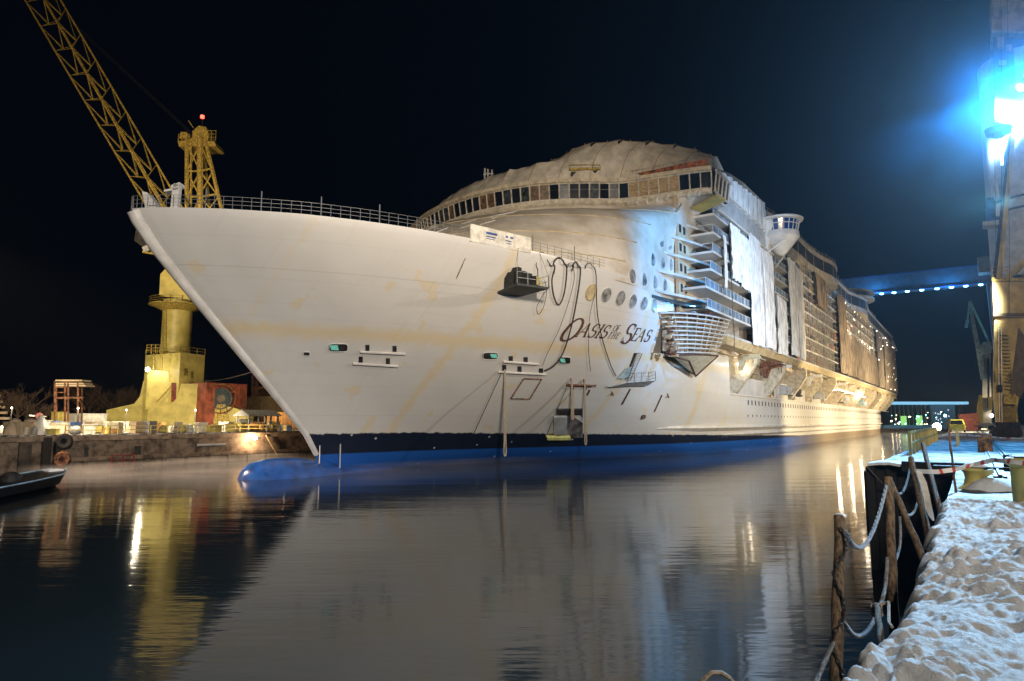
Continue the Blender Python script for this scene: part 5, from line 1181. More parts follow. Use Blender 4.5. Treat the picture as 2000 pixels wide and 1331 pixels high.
def rope(a, mid, b_, r, mt, lab, n=18, twist=True):
    a, mid, b_ = map(lambda q: np.array(q, float), (a, mid, b_)); c = 2*mid-.5*(a+b_)
    pts = [(1-t)**2*a+2*t*(1-t)*c+t*t*b_ for t in np.linspace(0, 1, n*3)]
    g = MB()
    if twist:
        for ph in (0, 2.1, 4.2):
            P = []
            for i, q in enumerate(pts):
                an = i*1.15+ph; d = pts[min(i+1, len(pts)-1)]-pts[max(0, i-1)]; d /= np.linalg.norm(d); s_ = np.cross(d, [0, 0, 1.]); s_ /= (np.linalg.norm(s_)+1e-6); u = np.cross(s_, d); P.append(q+(s_*math.cos(an)+u*math.sin(an))*r*.5)
            g.tube(P, r*.62, 5)
    else: g.tube(pts, r, 6)
    g.smooth = True; return single(g, 'rope', mt, lab, 'rope', tuple(a), 'ropes strung between the posts')
A1 = at(1651, 1036, X=-1.0); B1 = at(1731, 950, X=-1.0)
rope(A1, at(1694, 1058, X=-1.0), B1, .022, ROPEB, 'pale rope sagging from the nearest post up to the second post')
rope(at(1648, 1214, X=-1.0), at(1684, 1241, X=-1.0), at(1716, 1190, X=-.95), .02, ROPEB, 'lower pale rope sagging from the nearest post to the short stump')
rope(at(1742, 962, X=-1.0), at(1778, 1006, X=-1.0), at(1796, 962, X=-1.0), .022, ROPEB, 'rope sagging from the second post towards the tape post')
rope(at(1757, 1010, X=-.95), at(1758, 1060, X=-.95), at(1748, 1096, X=-.95), .018, ROPEB, 'short rope hanging straight down beside the slanting brace')
rope(at(1743, 948, X=-1.2), at(1764, 960, X=-1.2), at(1779, 903, X=-1.2), .022, HOSE, 'dark rope sagging in front of the sheet piling')
rope(at(1640, 1232, X=-1.0), at(1612, 1290, X=-1.0), at(1590, 1345, X=-1.0), .016, ROPEB, 'taut pale rope running down past the nearest post out of view')
rope(at(1733, 1090, X=-1.0), at(1728, 1150, X=-1.0), at(1716, 1188, X=-.97), .022, ROPEB, 'twisted rope hanging along the second post to the stump')
# stump with a rope turn
s1 = at(1722, 1235, X=-.75); s0 = at(1712, 1182, X=-.9)
m_ = log([s1-np.array([0, 0, .15]), s0], .03, .028); o = m_.build('mooring_stump', WOOD, smooth=True); origin(o, tuple(s1)); tag(o, 'short wooden stump at the snow edge with rope turns round its top', 'post')
g = MB(); 
for k in range(3): g.tube([s0+np.array([.045*math.cos(a), .045*math.sin(a), -.02-.03*k+.02*math.sin(a)]) for a in np.linspace(0, 6.28, 12)], .013, 5)
g.tube([s0, s0+np.array([.10, .06, .03]), at(1736, 1215, X=-.7), at(1742, 1225, X=-.65)], .014, 5); g.smooth = True
single(g, 'rope_turns', ROPE, 'tan rope wrapped round the short stump', 'rope')
# chain on the nearest post
def chain(pts, lk, r, lab):
    g = MB(); pts = [np.array(p, float) for p in pts]; L = 0; seq = []
    for a, b_ in zip(pts[:-1], pts[1:]):
        d = b_-a; n = max(1, int(np.linalg.norm(d)/lk)); seq += [(a+d*i/n, d/np.linalg.norm(d)) for i in range(n)]
    for i, (c, d) in enumerate(seq):
        s_ = np.cross(d, [1, .3, 0]); s_ /= np.linalg.norm(s_); s2 = np.cross(d, s_)
        w_ = s_ if i % 2 else s2
        g.tube([c+d*lk*.72*math.cos(a)+w_*lk*.36*math.sin(a) for a in np.linspace(0, 2*math.pi, 9)], r, 4)
    return single(g, 'chain', DARK, lab, 'chain', tuple(pts[-1]))
q = [np.array(POSTS[0][0])*(1-t)+np.array(POSTS[0][1])*t for t in np.linspace(.06, 1, 26)]
chain([p+np.array([.02+.045*math.sin(i*.9), -.055, 0]) for i, p in enumerate(q)], .038, .008, 'dark iron chain wound down the nearest post')
# arch of rope at the foot of the picture
pa = [at(x, y, D=6.2) for x, y in ((1368, 1350), (1374, 1328), (1390, 1314), (1408, 1314), (1424, 1324), (1434, 1336), (1470, 1370), (1560, 1400))]+[np.array([-.75, 5.2, 3.3])]
g = MB(); g.tube(pa, .02, 6); g.smooth = True; single(g, 'rope', ROPE, 'stiff tan rope arching just above the bottom edge over the water', 'rope', tuple(pa[-1]), 'ropes strung between the posts')
# outer sheet-pile end with timbers, fender and snow
g = MB(); n = 15
for i in range(n):
    x0 = -3.25+i*.19; y = 29.8+(.09 if i % 2 else 0); g.box((x0, y, -2), (x0+.185, 29.99, QZ-.12))
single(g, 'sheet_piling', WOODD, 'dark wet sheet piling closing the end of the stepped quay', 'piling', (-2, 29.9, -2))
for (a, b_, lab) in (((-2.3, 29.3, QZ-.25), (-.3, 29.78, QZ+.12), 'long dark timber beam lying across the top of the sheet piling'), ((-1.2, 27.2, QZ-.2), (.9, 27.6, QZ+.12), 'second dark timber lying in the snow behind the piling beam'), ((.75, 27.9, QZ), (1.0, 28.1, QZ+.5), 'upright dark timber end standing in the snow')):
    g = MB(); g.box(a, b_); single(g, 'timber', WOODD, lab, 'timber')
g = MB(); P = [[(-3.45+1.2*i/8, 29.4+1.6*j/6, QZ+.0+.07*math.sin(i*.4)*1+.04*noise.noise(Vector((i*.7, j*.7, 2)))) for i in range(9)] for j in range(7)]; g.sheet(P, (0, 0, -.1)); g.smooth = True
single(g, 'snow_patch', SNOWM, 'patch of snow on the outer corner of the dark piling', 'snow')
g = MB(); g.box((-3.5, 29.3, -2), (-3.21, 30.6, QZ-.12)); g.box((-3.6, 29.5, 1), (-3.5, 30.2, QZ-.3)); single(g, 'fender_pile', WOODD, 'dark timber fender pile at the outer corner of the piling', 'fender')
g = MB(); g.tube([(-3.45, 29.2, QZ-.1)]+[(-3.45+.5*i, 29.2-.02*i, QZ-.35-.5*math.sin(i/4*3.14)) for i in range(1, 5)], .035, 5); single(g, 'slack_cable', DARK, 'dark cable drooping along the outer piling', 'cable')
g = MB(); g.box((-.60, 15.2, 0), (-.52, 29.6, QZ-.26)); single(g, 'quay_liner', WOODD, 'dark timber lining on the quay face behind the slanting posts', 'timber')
# warning tape
def tape(pts, w_, lab, ex=0):
    P = resample([tuple(p) for p in pts], 40); up = []; lo = []
    for i, p in enumerate(P):
        tw = .35*math.sin(i*.45+ex); up.append((p[0]+w_*.5*math.sin(tw), p[1], p[2]+w_*.5*math.cos(tw))); lo.append((p[0]-w_*.5*math.sin(tw), p[1], p[2]-w_*.5*math.cos(tw)))
    g = MB(); 
    for i in range(40):
        g.cur = 1 if (i % 4 == 1 and i > 8) else 0; g.grid([up[i:i+2], lo[i:i+2]])
    return single(g, 'warning_tape', [mat('tape_white', (.66, .62, .56), .5), mat('tape_red', (.5, .06, .04), .5)], lab, 'tape')
tp_top = at(1790, 921, Y=16.0)
tape([tp_top, at(1830, 922, Y=16.6), at(1870, 917, Y=17.0), at(1900, 908, Y=17.2), at(1940, 899, Y=16.9), at(1975, 902, Y=16.5), at(2060, 912, Y=16)], .09, 'red and white tape stretched from the tape post to the big yellow bollard')
tape([at(1852, 848, Y=24), at(1905, 851, Y=26), at(1960, 856, Y=28), at(2060, 858, Y=29)], .05, 'pale tape stretched across the quay behind the barrel', 2)
g = MB(); L1 = [at(x, y, Y=15.6-.3*i) for i, (x, y) in enumerate(((1789, 921), (1797, 945), (1803, 970), (1808, 995), (1814, 1008), (1822, 1018)))]; R1 = [at(x, y, Y=15.6-.3*i) for i, (x, y) in enumerate(((1800, 922), (1810, 943), (1816, 968), (1820, 990), (1823, 1003), (1825, 1017)))]
g.sheet([L1, R1], (0, -.01, 0)); single(g, 'tape_tail', mat('tape_white', (.66, .62, .56), .5), 'wide white tail of tape hanging down the slanting post', 'tape')
# rusty stake
sk = log([(-.42, 18.6, QZ-.1), tuple(at(1851, 822, Y=18.9))], .03, .022); o = sk.build('rusty_stake', RUST, smooth=True); origin(o, (-.42, 18.6, QZ)); tag(o, 'thin rusty stake standing at the quay edge left of the covered yellow bollard', 'stake')
# bollards
bo = thing('big_bollard', 'big yellow mooring bollard with a circle welded on its side, tape across its top', 'bollard', (.92, 17.2, QZ-.05))
g = MB(); g.lathe((.92, 17.2, QZ-.1), [(.36, 0), (.36, .72), (.37, .8), (.46, .86), (.46, .93), (.42, .97), (.02, .99)], 28); g.smooth = True; g.build('bollard_drum', YEL, bo)
g = MB(); th = math.pi*1.52+0; c_ = (.92+.365*math.sin(-.12), 17.2-.365, QZ+.22); g.tube([(c_[0]+.13*math.cos(a), c_[1]-.005+.03*math.cos(a)**2, c_[2]+.11*math.sin(a)) for a in np.linspace(0, 2*math.pi, 20)], .014, 5); g.build('welded_ring', YELD, bo)
g = MB(); g.lathe((.92, 17.2, QZ+.885), [(.30, 0), (.36, .02), (.2, .05), (.02, .06)], 20); g.smooth = True; g.build('snow_cap', SNOWM, bo)
bo2 = thing('snowy_bollard', 'low yellow horned bollard half buried in snow, left of the big bollard', 'bollard', (-.08, 19.9, QZ))
g = MB(); g.lathe((-.08, 19.9, QZ-.05), [(.26, 0), (.22, .12), (.17, .3), (.19, .42), (.24, .48), (.2, .55), (.02, .58)], 18); g.prism([(-.08, 19.7, QZ+.38), (.32, 19.75, QZ+.48), (.34, 19.8, QZ+.40), (.1, 19.85, QZ+.22)], (0, .3, 0)); g.smooth = True; g.build('bollard_body', YEL, bo2)
g = MB(); g.prism([(-.42, 19.62, QZ), (-.2, 19.6, QZ+.14), (.2, 19.6, QZ+.1), (.22, 19.6, QZ)], (0, .5, 0)); g.build('bollard_foot', YEL, bo2)
g = MB(); g.lathe((-.02, 19.9, QZ+.5), [(.19, 0), (.27, .03), (.2, .09), (.02, .12)], 14); g.smooth = True; g.build('snow_cap', SNOWM, bo2)
g = MB(); P = [[((.25+.55*math.cos(a)*k/5), 19.6+.5*math.sin(a)*k/5, QZ+.02+.26*(1-(k/5)**2)+.05*noise.noise(Vector((a*2, k, 3)))) for a in np.linspace(0, 2*math.pi, 20)] for k in range(6)]; g.grid(P); g.smooth = True; single(g, 'snow_heap', SNOWM, 'small heap of snow beside the low horned bollard', 'snow')
# barrel, railing, skip, van, lamp
g = MB(); b0 = at(1925, 883, Z=QZ); g.lathe(b0, [(.33, 0), (.34, .02), (.33, .3), (.345, .32), (.33, .34), (.33, .62), (.345, .64), (.33, .66), (.33, .94), (.3, .95), (.3, .9), (.02, .9)], 20); g.smooth = True
single(g, 'barrel', mat('rusty_beige_barrel', (.38, .22, .12), .6, var=.5, scale=3), 'rusty beige steel barrel standing in the snow between the rails and the water', 'barrel', tuple(b0))
rl = thing('yellow_railing', 'bright yellow safety railing along the quay edge by the water', 'railing', (-2.5, 37, QZ))
for i, y in enumerate(np.arange(37, 66, 2.4)): g = MB(); g.box((-2.56, y-.07, QZ-.02), (-2.44, y+.07, QZ+1.15)); g.build('railing_post', YEL, rl)
for z in (.58, 1.08): g = MB(); g.box((-2.535, 37, QZ+z-.05), (-2.465, 65.8, QZ+z+.05)); g.build('rail_bar', YEL, rl)
rl2 = thing('short_railing', 'short yellow railing section beyond the long one, beside the bright lamp', 'railing', (-1.6, 55, QZ))
for y in (52, 55, 58): g = MB(); g.box((-.95, y-.04, QZ-.02), (-.87, y+.04, QZ+1.12)); g.build('railing_post', YEL, rl2)
for z in (.58, 1.08): g = MB(); g.box((-.94, 52, QZ+z-.035), (-.88, 58, QZ+z+.035)); g.build('rail_bar', YEL, rl2)
sk_ = thing('red_skip', 'ribbed dark red steel skip on the quay beside the pale blue crane', 'skip', tuple(at(1895, 842, Z=QZ)))
c_ = at(1895, 842, Z=QZ); g = MB(); g.hexa([(c_[0]-1.2, c_[1], QZ+.1), (c_[0]+1.0, c_[1], QZ+.1), (c_[0]+1.0, c_[1]+5, QZ+.1), (c_[0]-1.2, c_[1]+5, QZ+.1)], [(c_[0]-1.5, c_[1]-.2, QZ+2.7), (c_[0]+1.3, c_[1]-.2, QZ+2.9), (c_[0]+1.3, c_[1]+5.2, QZ+2.9), (c_[0]-1.5, c_[1]+5.2, QZ+2.7)]); g.build('skip_body', RED, sk_)
for k in range(4): g = MB(); z = QZ+.5+k*.6; g.prism([(c_[0]-1.35, c_[1]-.25, z), (c_[0]+1.15, c_[1]-.25, z+.25), (c_[0]+1.15, c_[1]-.25, z+.4), (c_[0]-1.35, c_[1]-.25, z+.15)], (0, .12, 0)); g.build('skip_rib', RUST, sk_)
v0 = at(1870, 845, Z=QZ); va = thing('yellow_van', 'small yellow green van parked on the quay left of the red skip', 'van', (v0[0], v0[1], QZ))
X_, Y_ = v0[0], v0[1]
g = MB(); g.hexa([(X_-.95, Y_, QZ+.35), (X_+.95, Y_, QZ+.35), (X_+.95, Y_+4.2, QZ+.35), (X_-.95, Y_+4.2, QZ+.35)], [(X_-.95, Y_, QZ+1.1), (X_+.95, Y_, QZ+1.1), (X_+.95, Y_+4.2, QZ+1.2), (X_-.95, Y_+4.2, QZ+1.2)])
g.hexa([(X_-.93, Y_+.4, QZ+1.1), (X_+.93, Y_+.4, QZ+1.1), (X_+.93, Y_+4.1, QZ+1.1), (X_-.93, Y_+4.1, QZ+1.1)], [(X_-.75, Y_+.9, QZ+1.85), (X_+.75, Y_+.9, QZ+1.85), (X_+.75, Y_+3.9, QZ+1.85), (X_-.75, Y_+3.9, QZ+1.85)]); g.build('van_body', mat('lime_paint', (.50, .52, .10), .35), va)
g = MB(); g.prism([(X_-.78, Y_+.42, QZ+1.15), (X_+.78, Y_+.42, QZ+1.15), (X_+.66, Y_+.78, QZ+1.7), (X_-.66, Y_+.78, QZ+1.7)], (0, -.04, 0)); g.build('windscreen', GLASS, va)
for dx in (-.85, .85):
    for dy in (.8, 3.4): MB().lathe((X_+dx, Y_+dy, QZ+.33), [(.33, -.1), (.33, .1)], 12, (1, 0, 0)).build('wheel', BLACK, va)
for k, (x, y, e, h_, r) in enumerate(((1830, 834, E_WHITE, 1.0, .7), (1846, 812, E_BLUEL, 3.5, .3))):
    p = at(x, y, Y=150 if k == 0 else 210); t = thing('quay_lamp', ('bright white work lamp at the far end of the yellow railing', 'small bluish lamp on a pole above the far quay')[k], 'lamp', (p[0], p[1], QZ))
    MB().bar((p[0], p[1], QZ), (p[0], p[1], p[2]), .08).build('lamp_pole', DARK, t); MB().lathe(p, [(.05, -.1), (r, 0), (r, .3), (.05, .45)], 10, (0, -1, 0)).build('lamp_lens', e, t)
    point_light((p[0], p[1]-.7, p[2]+.3), (1, .75, .42) if k == 0 else BLUE, 4500 if k == 0 else 800, .3)
# lamp masts along the quay that light the stern half of the ship
rnd = random.Random(4)
for k, y in enumerate((118, 165, 215, 265, 320)):
    x = 9.5; t = thing('lamp_mast', 'slim dark lamp mast standing inland on the quay beyond the portal crane', 'lamp', (x, y, QZ), group='lamp masts along the quay')
    MB().tube([(x, y, QZ), (x, y, 11)], .14, 8, r2=.09).build('mast_pole', DARK, t); MB().box((x-.5, y-.5, 10.9), (x+.1, y+.5, 11.3)).build('mast_head', E_SOFT, t)
    flood_light((x-.8, y, 10.6), (-34, y+14, 5), (1, .78, .46), (190000 if k > 1 else 130000) if k else 50000, 120, .9, .5)
# ------------------------------------------------------------------ OPPOSITE QUAY
QX = -86.2
def qp(x, y): return at(x, y, X=QX)
g = MB(); g.box((QX, -60, 3.25), (QX+.35, 470, 3.85)); single(g, 'quay_coping', mat('coping', (.26, .20, .14), .8, col2=(.10, .07, .05), scale=1.2, bump=.3), 'projecting concrete coping along the top of the opposite quay', 'coping', (QX, 60, 3.25))
g = MB(); g.box((QX, 37.6, .9), (QX+.5, 470, 1.35)); single(g, 'quay_ledge', CONC, 'low concrete ledge along the foot of the opposite quay wall', 'ledge', (QX, 60, .9))
rnd = random.Random(8)
for i in range(22):
    y = 39+i*3.1; g = MB(); g.box((QX, y, -1), (QX+.45, y+.28+.3*rnd.random(), .95)); single(g, 'quay_pile', CONCD if i % 3 else CONC, 'stained concrete pile at the waterline under the opposite quay ledge', 'pile', group='piles under the opposite quay')
for i in range(9): y = -2+i*4.3; g = MB(); g.box((QX, y, -1), (QX+.3, y+1.2, 3.25)); single(g, 'wall_buttress', CONCD, 'dark buttress of the opposite quay left of the tyres', 'buttress', group='buttresses of the opposite quay')
for (x, y, w_, h_, lab) in ((168, 888, .45, 1.6, 'narrow dark recess in the opposite quay wall right of the tyres'), (268, 882, .9, 1.3, 'dark square recess with a pale ledge in the opposite quay wall'), (552, 872, 1.0, 1.2, 'dark recess in the opposite quay wall close to the ship bow')):
    p = qp(x, y); g = MB(); g.box((QX+.02, p[1]-w_/2, p[2]-h_/2), (QX+.06, p[1]+w_/2, p[2]+h_/2)); single(g, 'wall_recess', DARK, lab, 'recess', tuple(p))
for (x, y) in ((186, 858), (186, 872)): pass
p = qp(410, 869); g = MB(); g.bar((QX+.4, p[1]-2, p[2]), (QX+.4, p[1]+2, p[2]), .18, 8); single(g, 'wall_fender', GREY, 'pale horizontal fender bar on the opposite quay wall below the crane', 'fender')
t = thing('red_ladder', 'red steel ladder frame at the waterline of the opposite quay', 'ladder', tuple(qp(235, 908)))
p = qp(235, 903)
for dy in (-1.3, 0, 1.3): MB().box((QX+.5, p[1]+dy-.06, -.2), (QX+.62, p[1]+dy+.06, 1.5)).build('ladder_post', RED, t)
for z in (.3, .8, 1.4): MB().box((QX+.5, p[1]-1.3, z-.05), (QX+.6, p[1]+1.3, z+.05)).build('ladder_rung', RED, t)
for i, (x, y, mt, lab) in enumerate(((119, 862, BLACK, 'large black tyre fender at the top of the opposite quay wall'), (115, 897, RUST, 'rust orange round fender just below the black tyre'))):
    p = qp(x, y); R = 15*float(p@Fh)/1333; g = MB(); pr = [(R*.36, -.3), (R*.8, -.36), (R, -.15), (R, .15), (R*.8, .36), (R*.36, .3), (R*.36, -.3)]; g.lathe((QX+.75, p[1], p[2]), pr, 24, (1, -.5, 0)); g.smooth = True
    o = single(g, 'tyre_fender', mt, lab, 'fender', (QX+.7, p[1], p[2]-R))
g = MB(); p = qp(92, 880); g.box((QX, p[1]-.6, -1), (QX+.8, p[1]+.1, 3.7)); g.box((QX, p[1]+.6, -1), (QX+.7, p[1]+1.1, 3.7)); single(g, 'fender_post', WOODD, 'pair of dark vertical fender timbers beside the tyres', 'post')
# wall lamp
p = qp(497, 855); t = thing('wall_lamp', 'bright round floodlight mounted on the opposite quay wall near the bulbous bow', 'lamp', tuple(p+np.array([.3, 0, 0])))
MB().lathe(p+np.array([.4, -.2, 0]), [(.1, -.3), (.3, 0), (.3, .05)], 12, (.7, -.7, -.1)).build('lamp_housing', DARK, t); MB().lathe(p+np.array([.4, -.2, 0]), [(.02, .06), (.29, .06), (.2, .16), (.02, .2)], 12, (.7, -.7, -.1)).build('lamp_lens', emis('lit_lamp_bright', (1, .82, .5), 140), t)
point_light((p[0]+1.2, p[1]-.8, p[2]-.1), (1, .66, .36), 1400, .2)
g = MB(); a = qp(515, 850); b_ = qp(537, 890); g.bar((QX+.5, a[1], a[2]), (QX+.5, b_[1], b_[2]), .09); single(g, 'pipe', PRIMER, 'slanting pale pipe on the quay wall beside the floodlight', 'pipe')
# railing along the opposite quay, one section per gap
for i in range(17):
    y = 37+i*4.0; t = thing('quay_railing', 'yellow railing section along the edge of the opposite quay', 'railing', (QX-.25, y, 3.95), group='yellow railing sections of the opposite quay')
    for yy in (y, y+1.9): MB().box((QX-.3, yy-.05, 3.9), (QX-.2, yy+.05, 5.0)).build('railing_post', YEL, t)
    for z in (4.45, 4.95): MB().box((QX-.28, y, z-.04), (QX-.22, y+3.9, z+.04)).build('rail_bar', YEL, t)
# clutter
def up3(x, y, X): p = at(x, y, X=X); return np.array([p[0], p[1], 3.95])
rnd = random.Random(21)
CM = [mat('crate_cream', (.55, .48, .36), .6), mat('crate_yellow', (.55, .45, .12), .6), mat('crate_blue', (.05, .12, .30), .6), mat('crate_orange', (.50, .24, .08), .6), mat('crate_grey', (.35, .34, .32), .6), mat('crate_white', (.70, .68, .62), .5), TAN]
NMS = ['cream', 'yellow', 'blue', 'orange', 'grey', 'white', 'tan']
kinds = ['crate', 'drum', 'sack']
for i in range(120):
    px_ = 4+i*4.7+rnd.random()*3; X = rnd.uniform(-104, -88.2); p = at(px_, 835, X=X); m_i = rnd.randrange(7); mt = CM[m_i]; s_ = rnd.uniform(.5, 1.25); h_ = rnd.uniform(.5, 1.5); k = rnd.choice([0, 0, 1, 2])
    g = MB(); c_ = (p[0], p[1], 3.95); a = rnd.random()*3
    if k == 0:
        ca, sa = math.cos(a), math.sin(a); lo = [(c_[0]+ca*u*s_-sa*v*s_, c_[1]+sa*u*s_+ca*v*s_, 3.95) for u, v in ((-1, -.6), (1, -.6), (1, .6), (-1, .6))]; g.hexa(lo, [(q_[0], q_[1], 3.95+h_) for q_ in lo])
        lo2 = [(c_[0]+ca*u*s_-sa*v*s_, c_[1]+sa*u*s_+ca*v*s_, 3.96+h_) for u, v in ((-1.05, -.65), (1.05, -.65), (1.05, .65), (-1.05, .65))]; g.hexa(lo2, [(q_[0], q_[1], 4.04+h_) for q_ in lo2])
        nm_, lb = 'crate', f'{NMS[m_i]} crate in the clutter on the opposite quay'
    elif k == 1: g.lathe(c_, [(.3, 0), (.32, .05), (.3, .45), (.32, .5), (.3, .55), (.32, .9), (.02, .95)], 10); nm_, lb = 'drum', f'{NMS[m_i]} drum in the clutter on the opposite quay'
    else:
        g.lathe(c_, [(.4*s_, 0), (.65*s_, .2), (.62*s_, .6), (.35*s_, .9), (.1, 1.05)], 9); g.smooth = True; nm_, lb = 'sack', f'{NMS[m_i]} sack in the clutter on the opposite quay'
    single(g, nm_, mt, lb, nm_, c_, 'clutter on the opposite quay: '+nm_+'s, '+NMS[m_i])
# people-sized cone tents at far left
for i, (x, lab) in enumerate(((28, 'cream covered pile at the left end of the opposite quay'), (58, 'second cream covered pile from the left on the opposite quay'), (78, 'narrow white covered pile left of the blue containers'))):
    p = up3(x, 840, -90); g = MB(); g.lathe(p, [(1.1, 0), (.9, .8), (.5, 1.7), (.12, 2.3 if i == 2 else 1.9)], 9); g.smooth = True; single(g, 'covered_pile', TAN if i < 2 else SHIPWH, lab, 'covered pile', tuple(p))
# scaffold tower
p = up3(135, 835, -97); t = thing('scaffold_tower', 'rusty open scaffold tower with pale planks on top on the opposite quay', 'scaffold', tuple(p)); D_ = float(p@Fh)
S_ = pp(D_); S2 = pp(D_+3)
g = MB()
for x in (107, 127, 133, 152): g.bar(S_(x, 836), S_(x, 745), .12)
for x in (110, 160): g.bar(S2(x, 836), S2(x, 752), .1)
g.bar(S_(106, 778), S_(163, 777), .16); g.bar(S_(106, 767), S_(127, 767), .08); g.bar(S_(106, 757), S_(127, 757), .08); g.bar(S_(152, 777), S2(166, 800), .08); g.build('tower_frame', RUST, t)
for y, x0, x1 in ((742, 108, 160), (748, 109, 163), (752, 107, 167)): g = MB(); g.prism([S_(x0, y), S_(x1, y), S_(x1, y+3), S_(x0, y+3)], Fh*2); g.build('tower_plank', TAN, t)
# blue containers, orange machine, white shed wall
def box_at(x0, x1, ytop, X, mt, name, lab, cat, depth=3, base=None):
    a = at(x0, 835, X=X); b_ = at(x1, 835, X=X); z1 = at(x0, ytop, X=X)[2]; zb_ = 3.95 if base is None else base
    g = MB(); g.box((X-depth, min(a[1], b_[1]), zb_), (X, max(a[1], b_[1]), z1)); n_ = max(2, int(abs(b_[1]-a[1])/.6))
    for k in range(n_): y = lerp([a[1]], [b_[1]], (k+.5)/n_)[0]; g.box((X, y-.08, zb_+.15), (X+.06, y+.08, z1-.15))
    g.box((X-depth-.08, min(a[1], b_[1])-.06, z1), (X+.1, max(a[1], b_[1])+.06, z1+.09))
    return single(g, name, mt, lab, cat, (X, (a[1]+b_[1])/2, zb_))
box_at(104, 122, 824, -93, BLUEP, 'blue_container', 'left one of two small blue containers under the scaffold tower', 'container')
box_at(127, 158, 826, -93, BLUEP, 'blue_container', 'right one of two small blue containers under the scaffold tower', 'container')
box_at(70, 100, 823, -92, CM[4], 'site_box', 'grey green site box left of the blue containers', 'box')
box_at(158, 208, 809, -112, CM[5], 'white_shed', 'long low white shed behind the scaffold tower', 'shed', 6)
box_at(112, 132, 806, -101, CM[1], 'generator', 'yellow generator under the scaffold tower', 'machine', 2)
box_at(536, 580, 806, -101, CM[3], 'orange_container', 'orange tarpaulin-covered container right of the white shelter beside the bow', 'container', 3)
box_at(498, 524, 756, -133, RUSTDK, 'brown_block', 'dark brown block hull behind the quay, left of the cream one', 'building', 10)
box_at(520, 556, 775, -118, mat('block_cream', (.42, .29, .16), .7), 'cream_block', 'tan block beside the ship bow behind the white shelter', 'building', 8)
t = thing('crossbar_mast', 'thin dark red double mast with a rusty cross platform behind the bow', 'mast', tuple(up3(500, 835, -125))); D_ = float(up3(500, 835, -125)@Fh); S_ = pp(D_)
MB().bar(pz(S_(494, 835), 3.95), S_(494, 722), .3).build('mast_pole', RUSTDK, t); MB().bar(pz(S_(502, 835), 3.95), S_(502, 722), .3).build('mast_pole', RUSTDK, t); MB().prism([S_(498, 760), S_(530, 758), S_(530, 755), S_(498, 756)], Fh*2).build('mast_platform', RUST, t)
# red building with the big round fan
p = at(440, 835, X=-112); RX = -112
o = box_at(399, 479, 748, RX, REDOR, 'red_housing', 'orange red steel housing behind the cable reel', 'building', 8)
t = thing('cable_reel', 'large round cable reel with dark spokes in front of the orange red housing', 'reel', tuple(up3(432, 835, RX+1.2))); D_ = float(up3(432, 835, RX+1.2)@Fh)
c_ = at(432, 779, D=D_); R = 20*D_/1333; ax = tuple(-Fh)
MB().lathe(c_, [(R, -.1), (R*1.04, 0), (R*.96, .05), (R*.96, -.1)], 36, ax).build('reel_disc', mat('reel_dark', (.03, .06, .08), .5), t)
g = MB(); g.lathe(c_, [(R*.42, -.02), (R*.42, .12), (R*.3, .2), (R*.02, .2)], 24, ax); g.build('reel_hub', mat('hub_brown', (.12, .09, .07), .6), t)
for k in range(24):
    a = 2*math.pi*k/24; d = Rv*math.cos(a)+np.array([0, 0, 1])*math.sin(a); q0 = c_-Fh*.15+d*R*.4; q1 = c_-Fh*.15+d*R*.98; MB().bar(q0, q1, .035).build('reel_spoke', mat('spoke_blue', (.10, .15, .19), .5), t)
g = MB(); g.tube([c_-Fh*.1+(Rv*math.cos(a)+np.array([0, 0, 1])*math.sin(a))*R*1.42 for a in np.linspace(0, 2*math.pi, 40)], .12, 5); g.build('reel_rim', RUST, t)
for k in range(12):
    a = 2*math.pi*k/12; d = Rv*math.cos(a)+np.array([0, 0, 1])*math.sin(a); MB().bar(c_-Fh*.05+d*R, c_-Fh*.05+d*R*1.42, .06).build('rim_strut', RUST, t)
g = MB(); g.prism([pz(at(412, 835, D=D_), 3.95), pz(at(452, 835, D=D_), 3.95), tuple(at(440, 790, D=D_)), tuple(at(424, 790, D=D_))], Fh*.8); g.build('reel_stand', YELD, t)
# white shelter
p = up3(515, 838, -90.5); t = thing('white_shelter', 'white open-sided shelter with a snowy pitched roof on the opposite quay', 'shelter', tuple(p)); y0 = at(484, 838, X=-90.5)[1]; y1 = at(545, 838, X=-90.5)[1]; zt_ = at(500, 811, X=-90.5)[2]
for yy in (y0+.2, (y0+y1)/2+1.2, y1-.3):
    for x in (-90.5, -93.5): MB().box((x-.12, yy-.12, 3.95), (x+.12, yy+.12, zt_)).build('shelter_post', WHITE, t)
g = MB(); g.prism([(-90.1, y0-.2, zt_), (-92, y0-.2, zt_+.8), (-94, y0-.2, zt_), (-94, y0-.2, zt_-.15), (-90.1, y0-.2, zt_-.15)], (0, y1-y0+.3, 0)); g.build('shelter_roof', SNOWM, t)
MB().box((-93.4, y0+.4, 3.95), (-93.3, (y0+y1)/2, zt_-.6)).build('shelter_back', CM[5], t)
# lamps on short poles added to brighten the clutter of the opposite quay
for k, (x, X, e) in enumerate(((20, -93, 2600), (150, -89, 3200), (245, -97, 4200), (380, -92, 4200), (480, -96, 3000), (560, -96, 2200))):
    p = up3(x, 835, X); t = thing('quay_fill_lamp', 'added fill lamp on a short pole in the clutter of the opposite quay', 'lamp', tuple(p), group='fill lamps added on the opposite quay')
    MB().bar(p, p+np.array([0, 0, 3.0]), .05).build('lamp_pole', DARK, t); MB().lathe(p+np.array([0, 0, 3.0]), [(.03, 0), (.09, .03), (.09, .14), (.03, .18)], 8).build('lamp_lens', E_SOFT, t)
    flood_light(tuple(p+np.array([.5, -.4, 3.6])), tuple(p+np.array([-4.5, 2, -3])), (1, .82, .52), e*.9, 158, .6, .3)
flood_light((-84, 20, 24), (-118, 70, 20), (1, .82, .50), 80000, 70, .9, .5)  # this spot and the next two are added to brighten crane, jib, mist
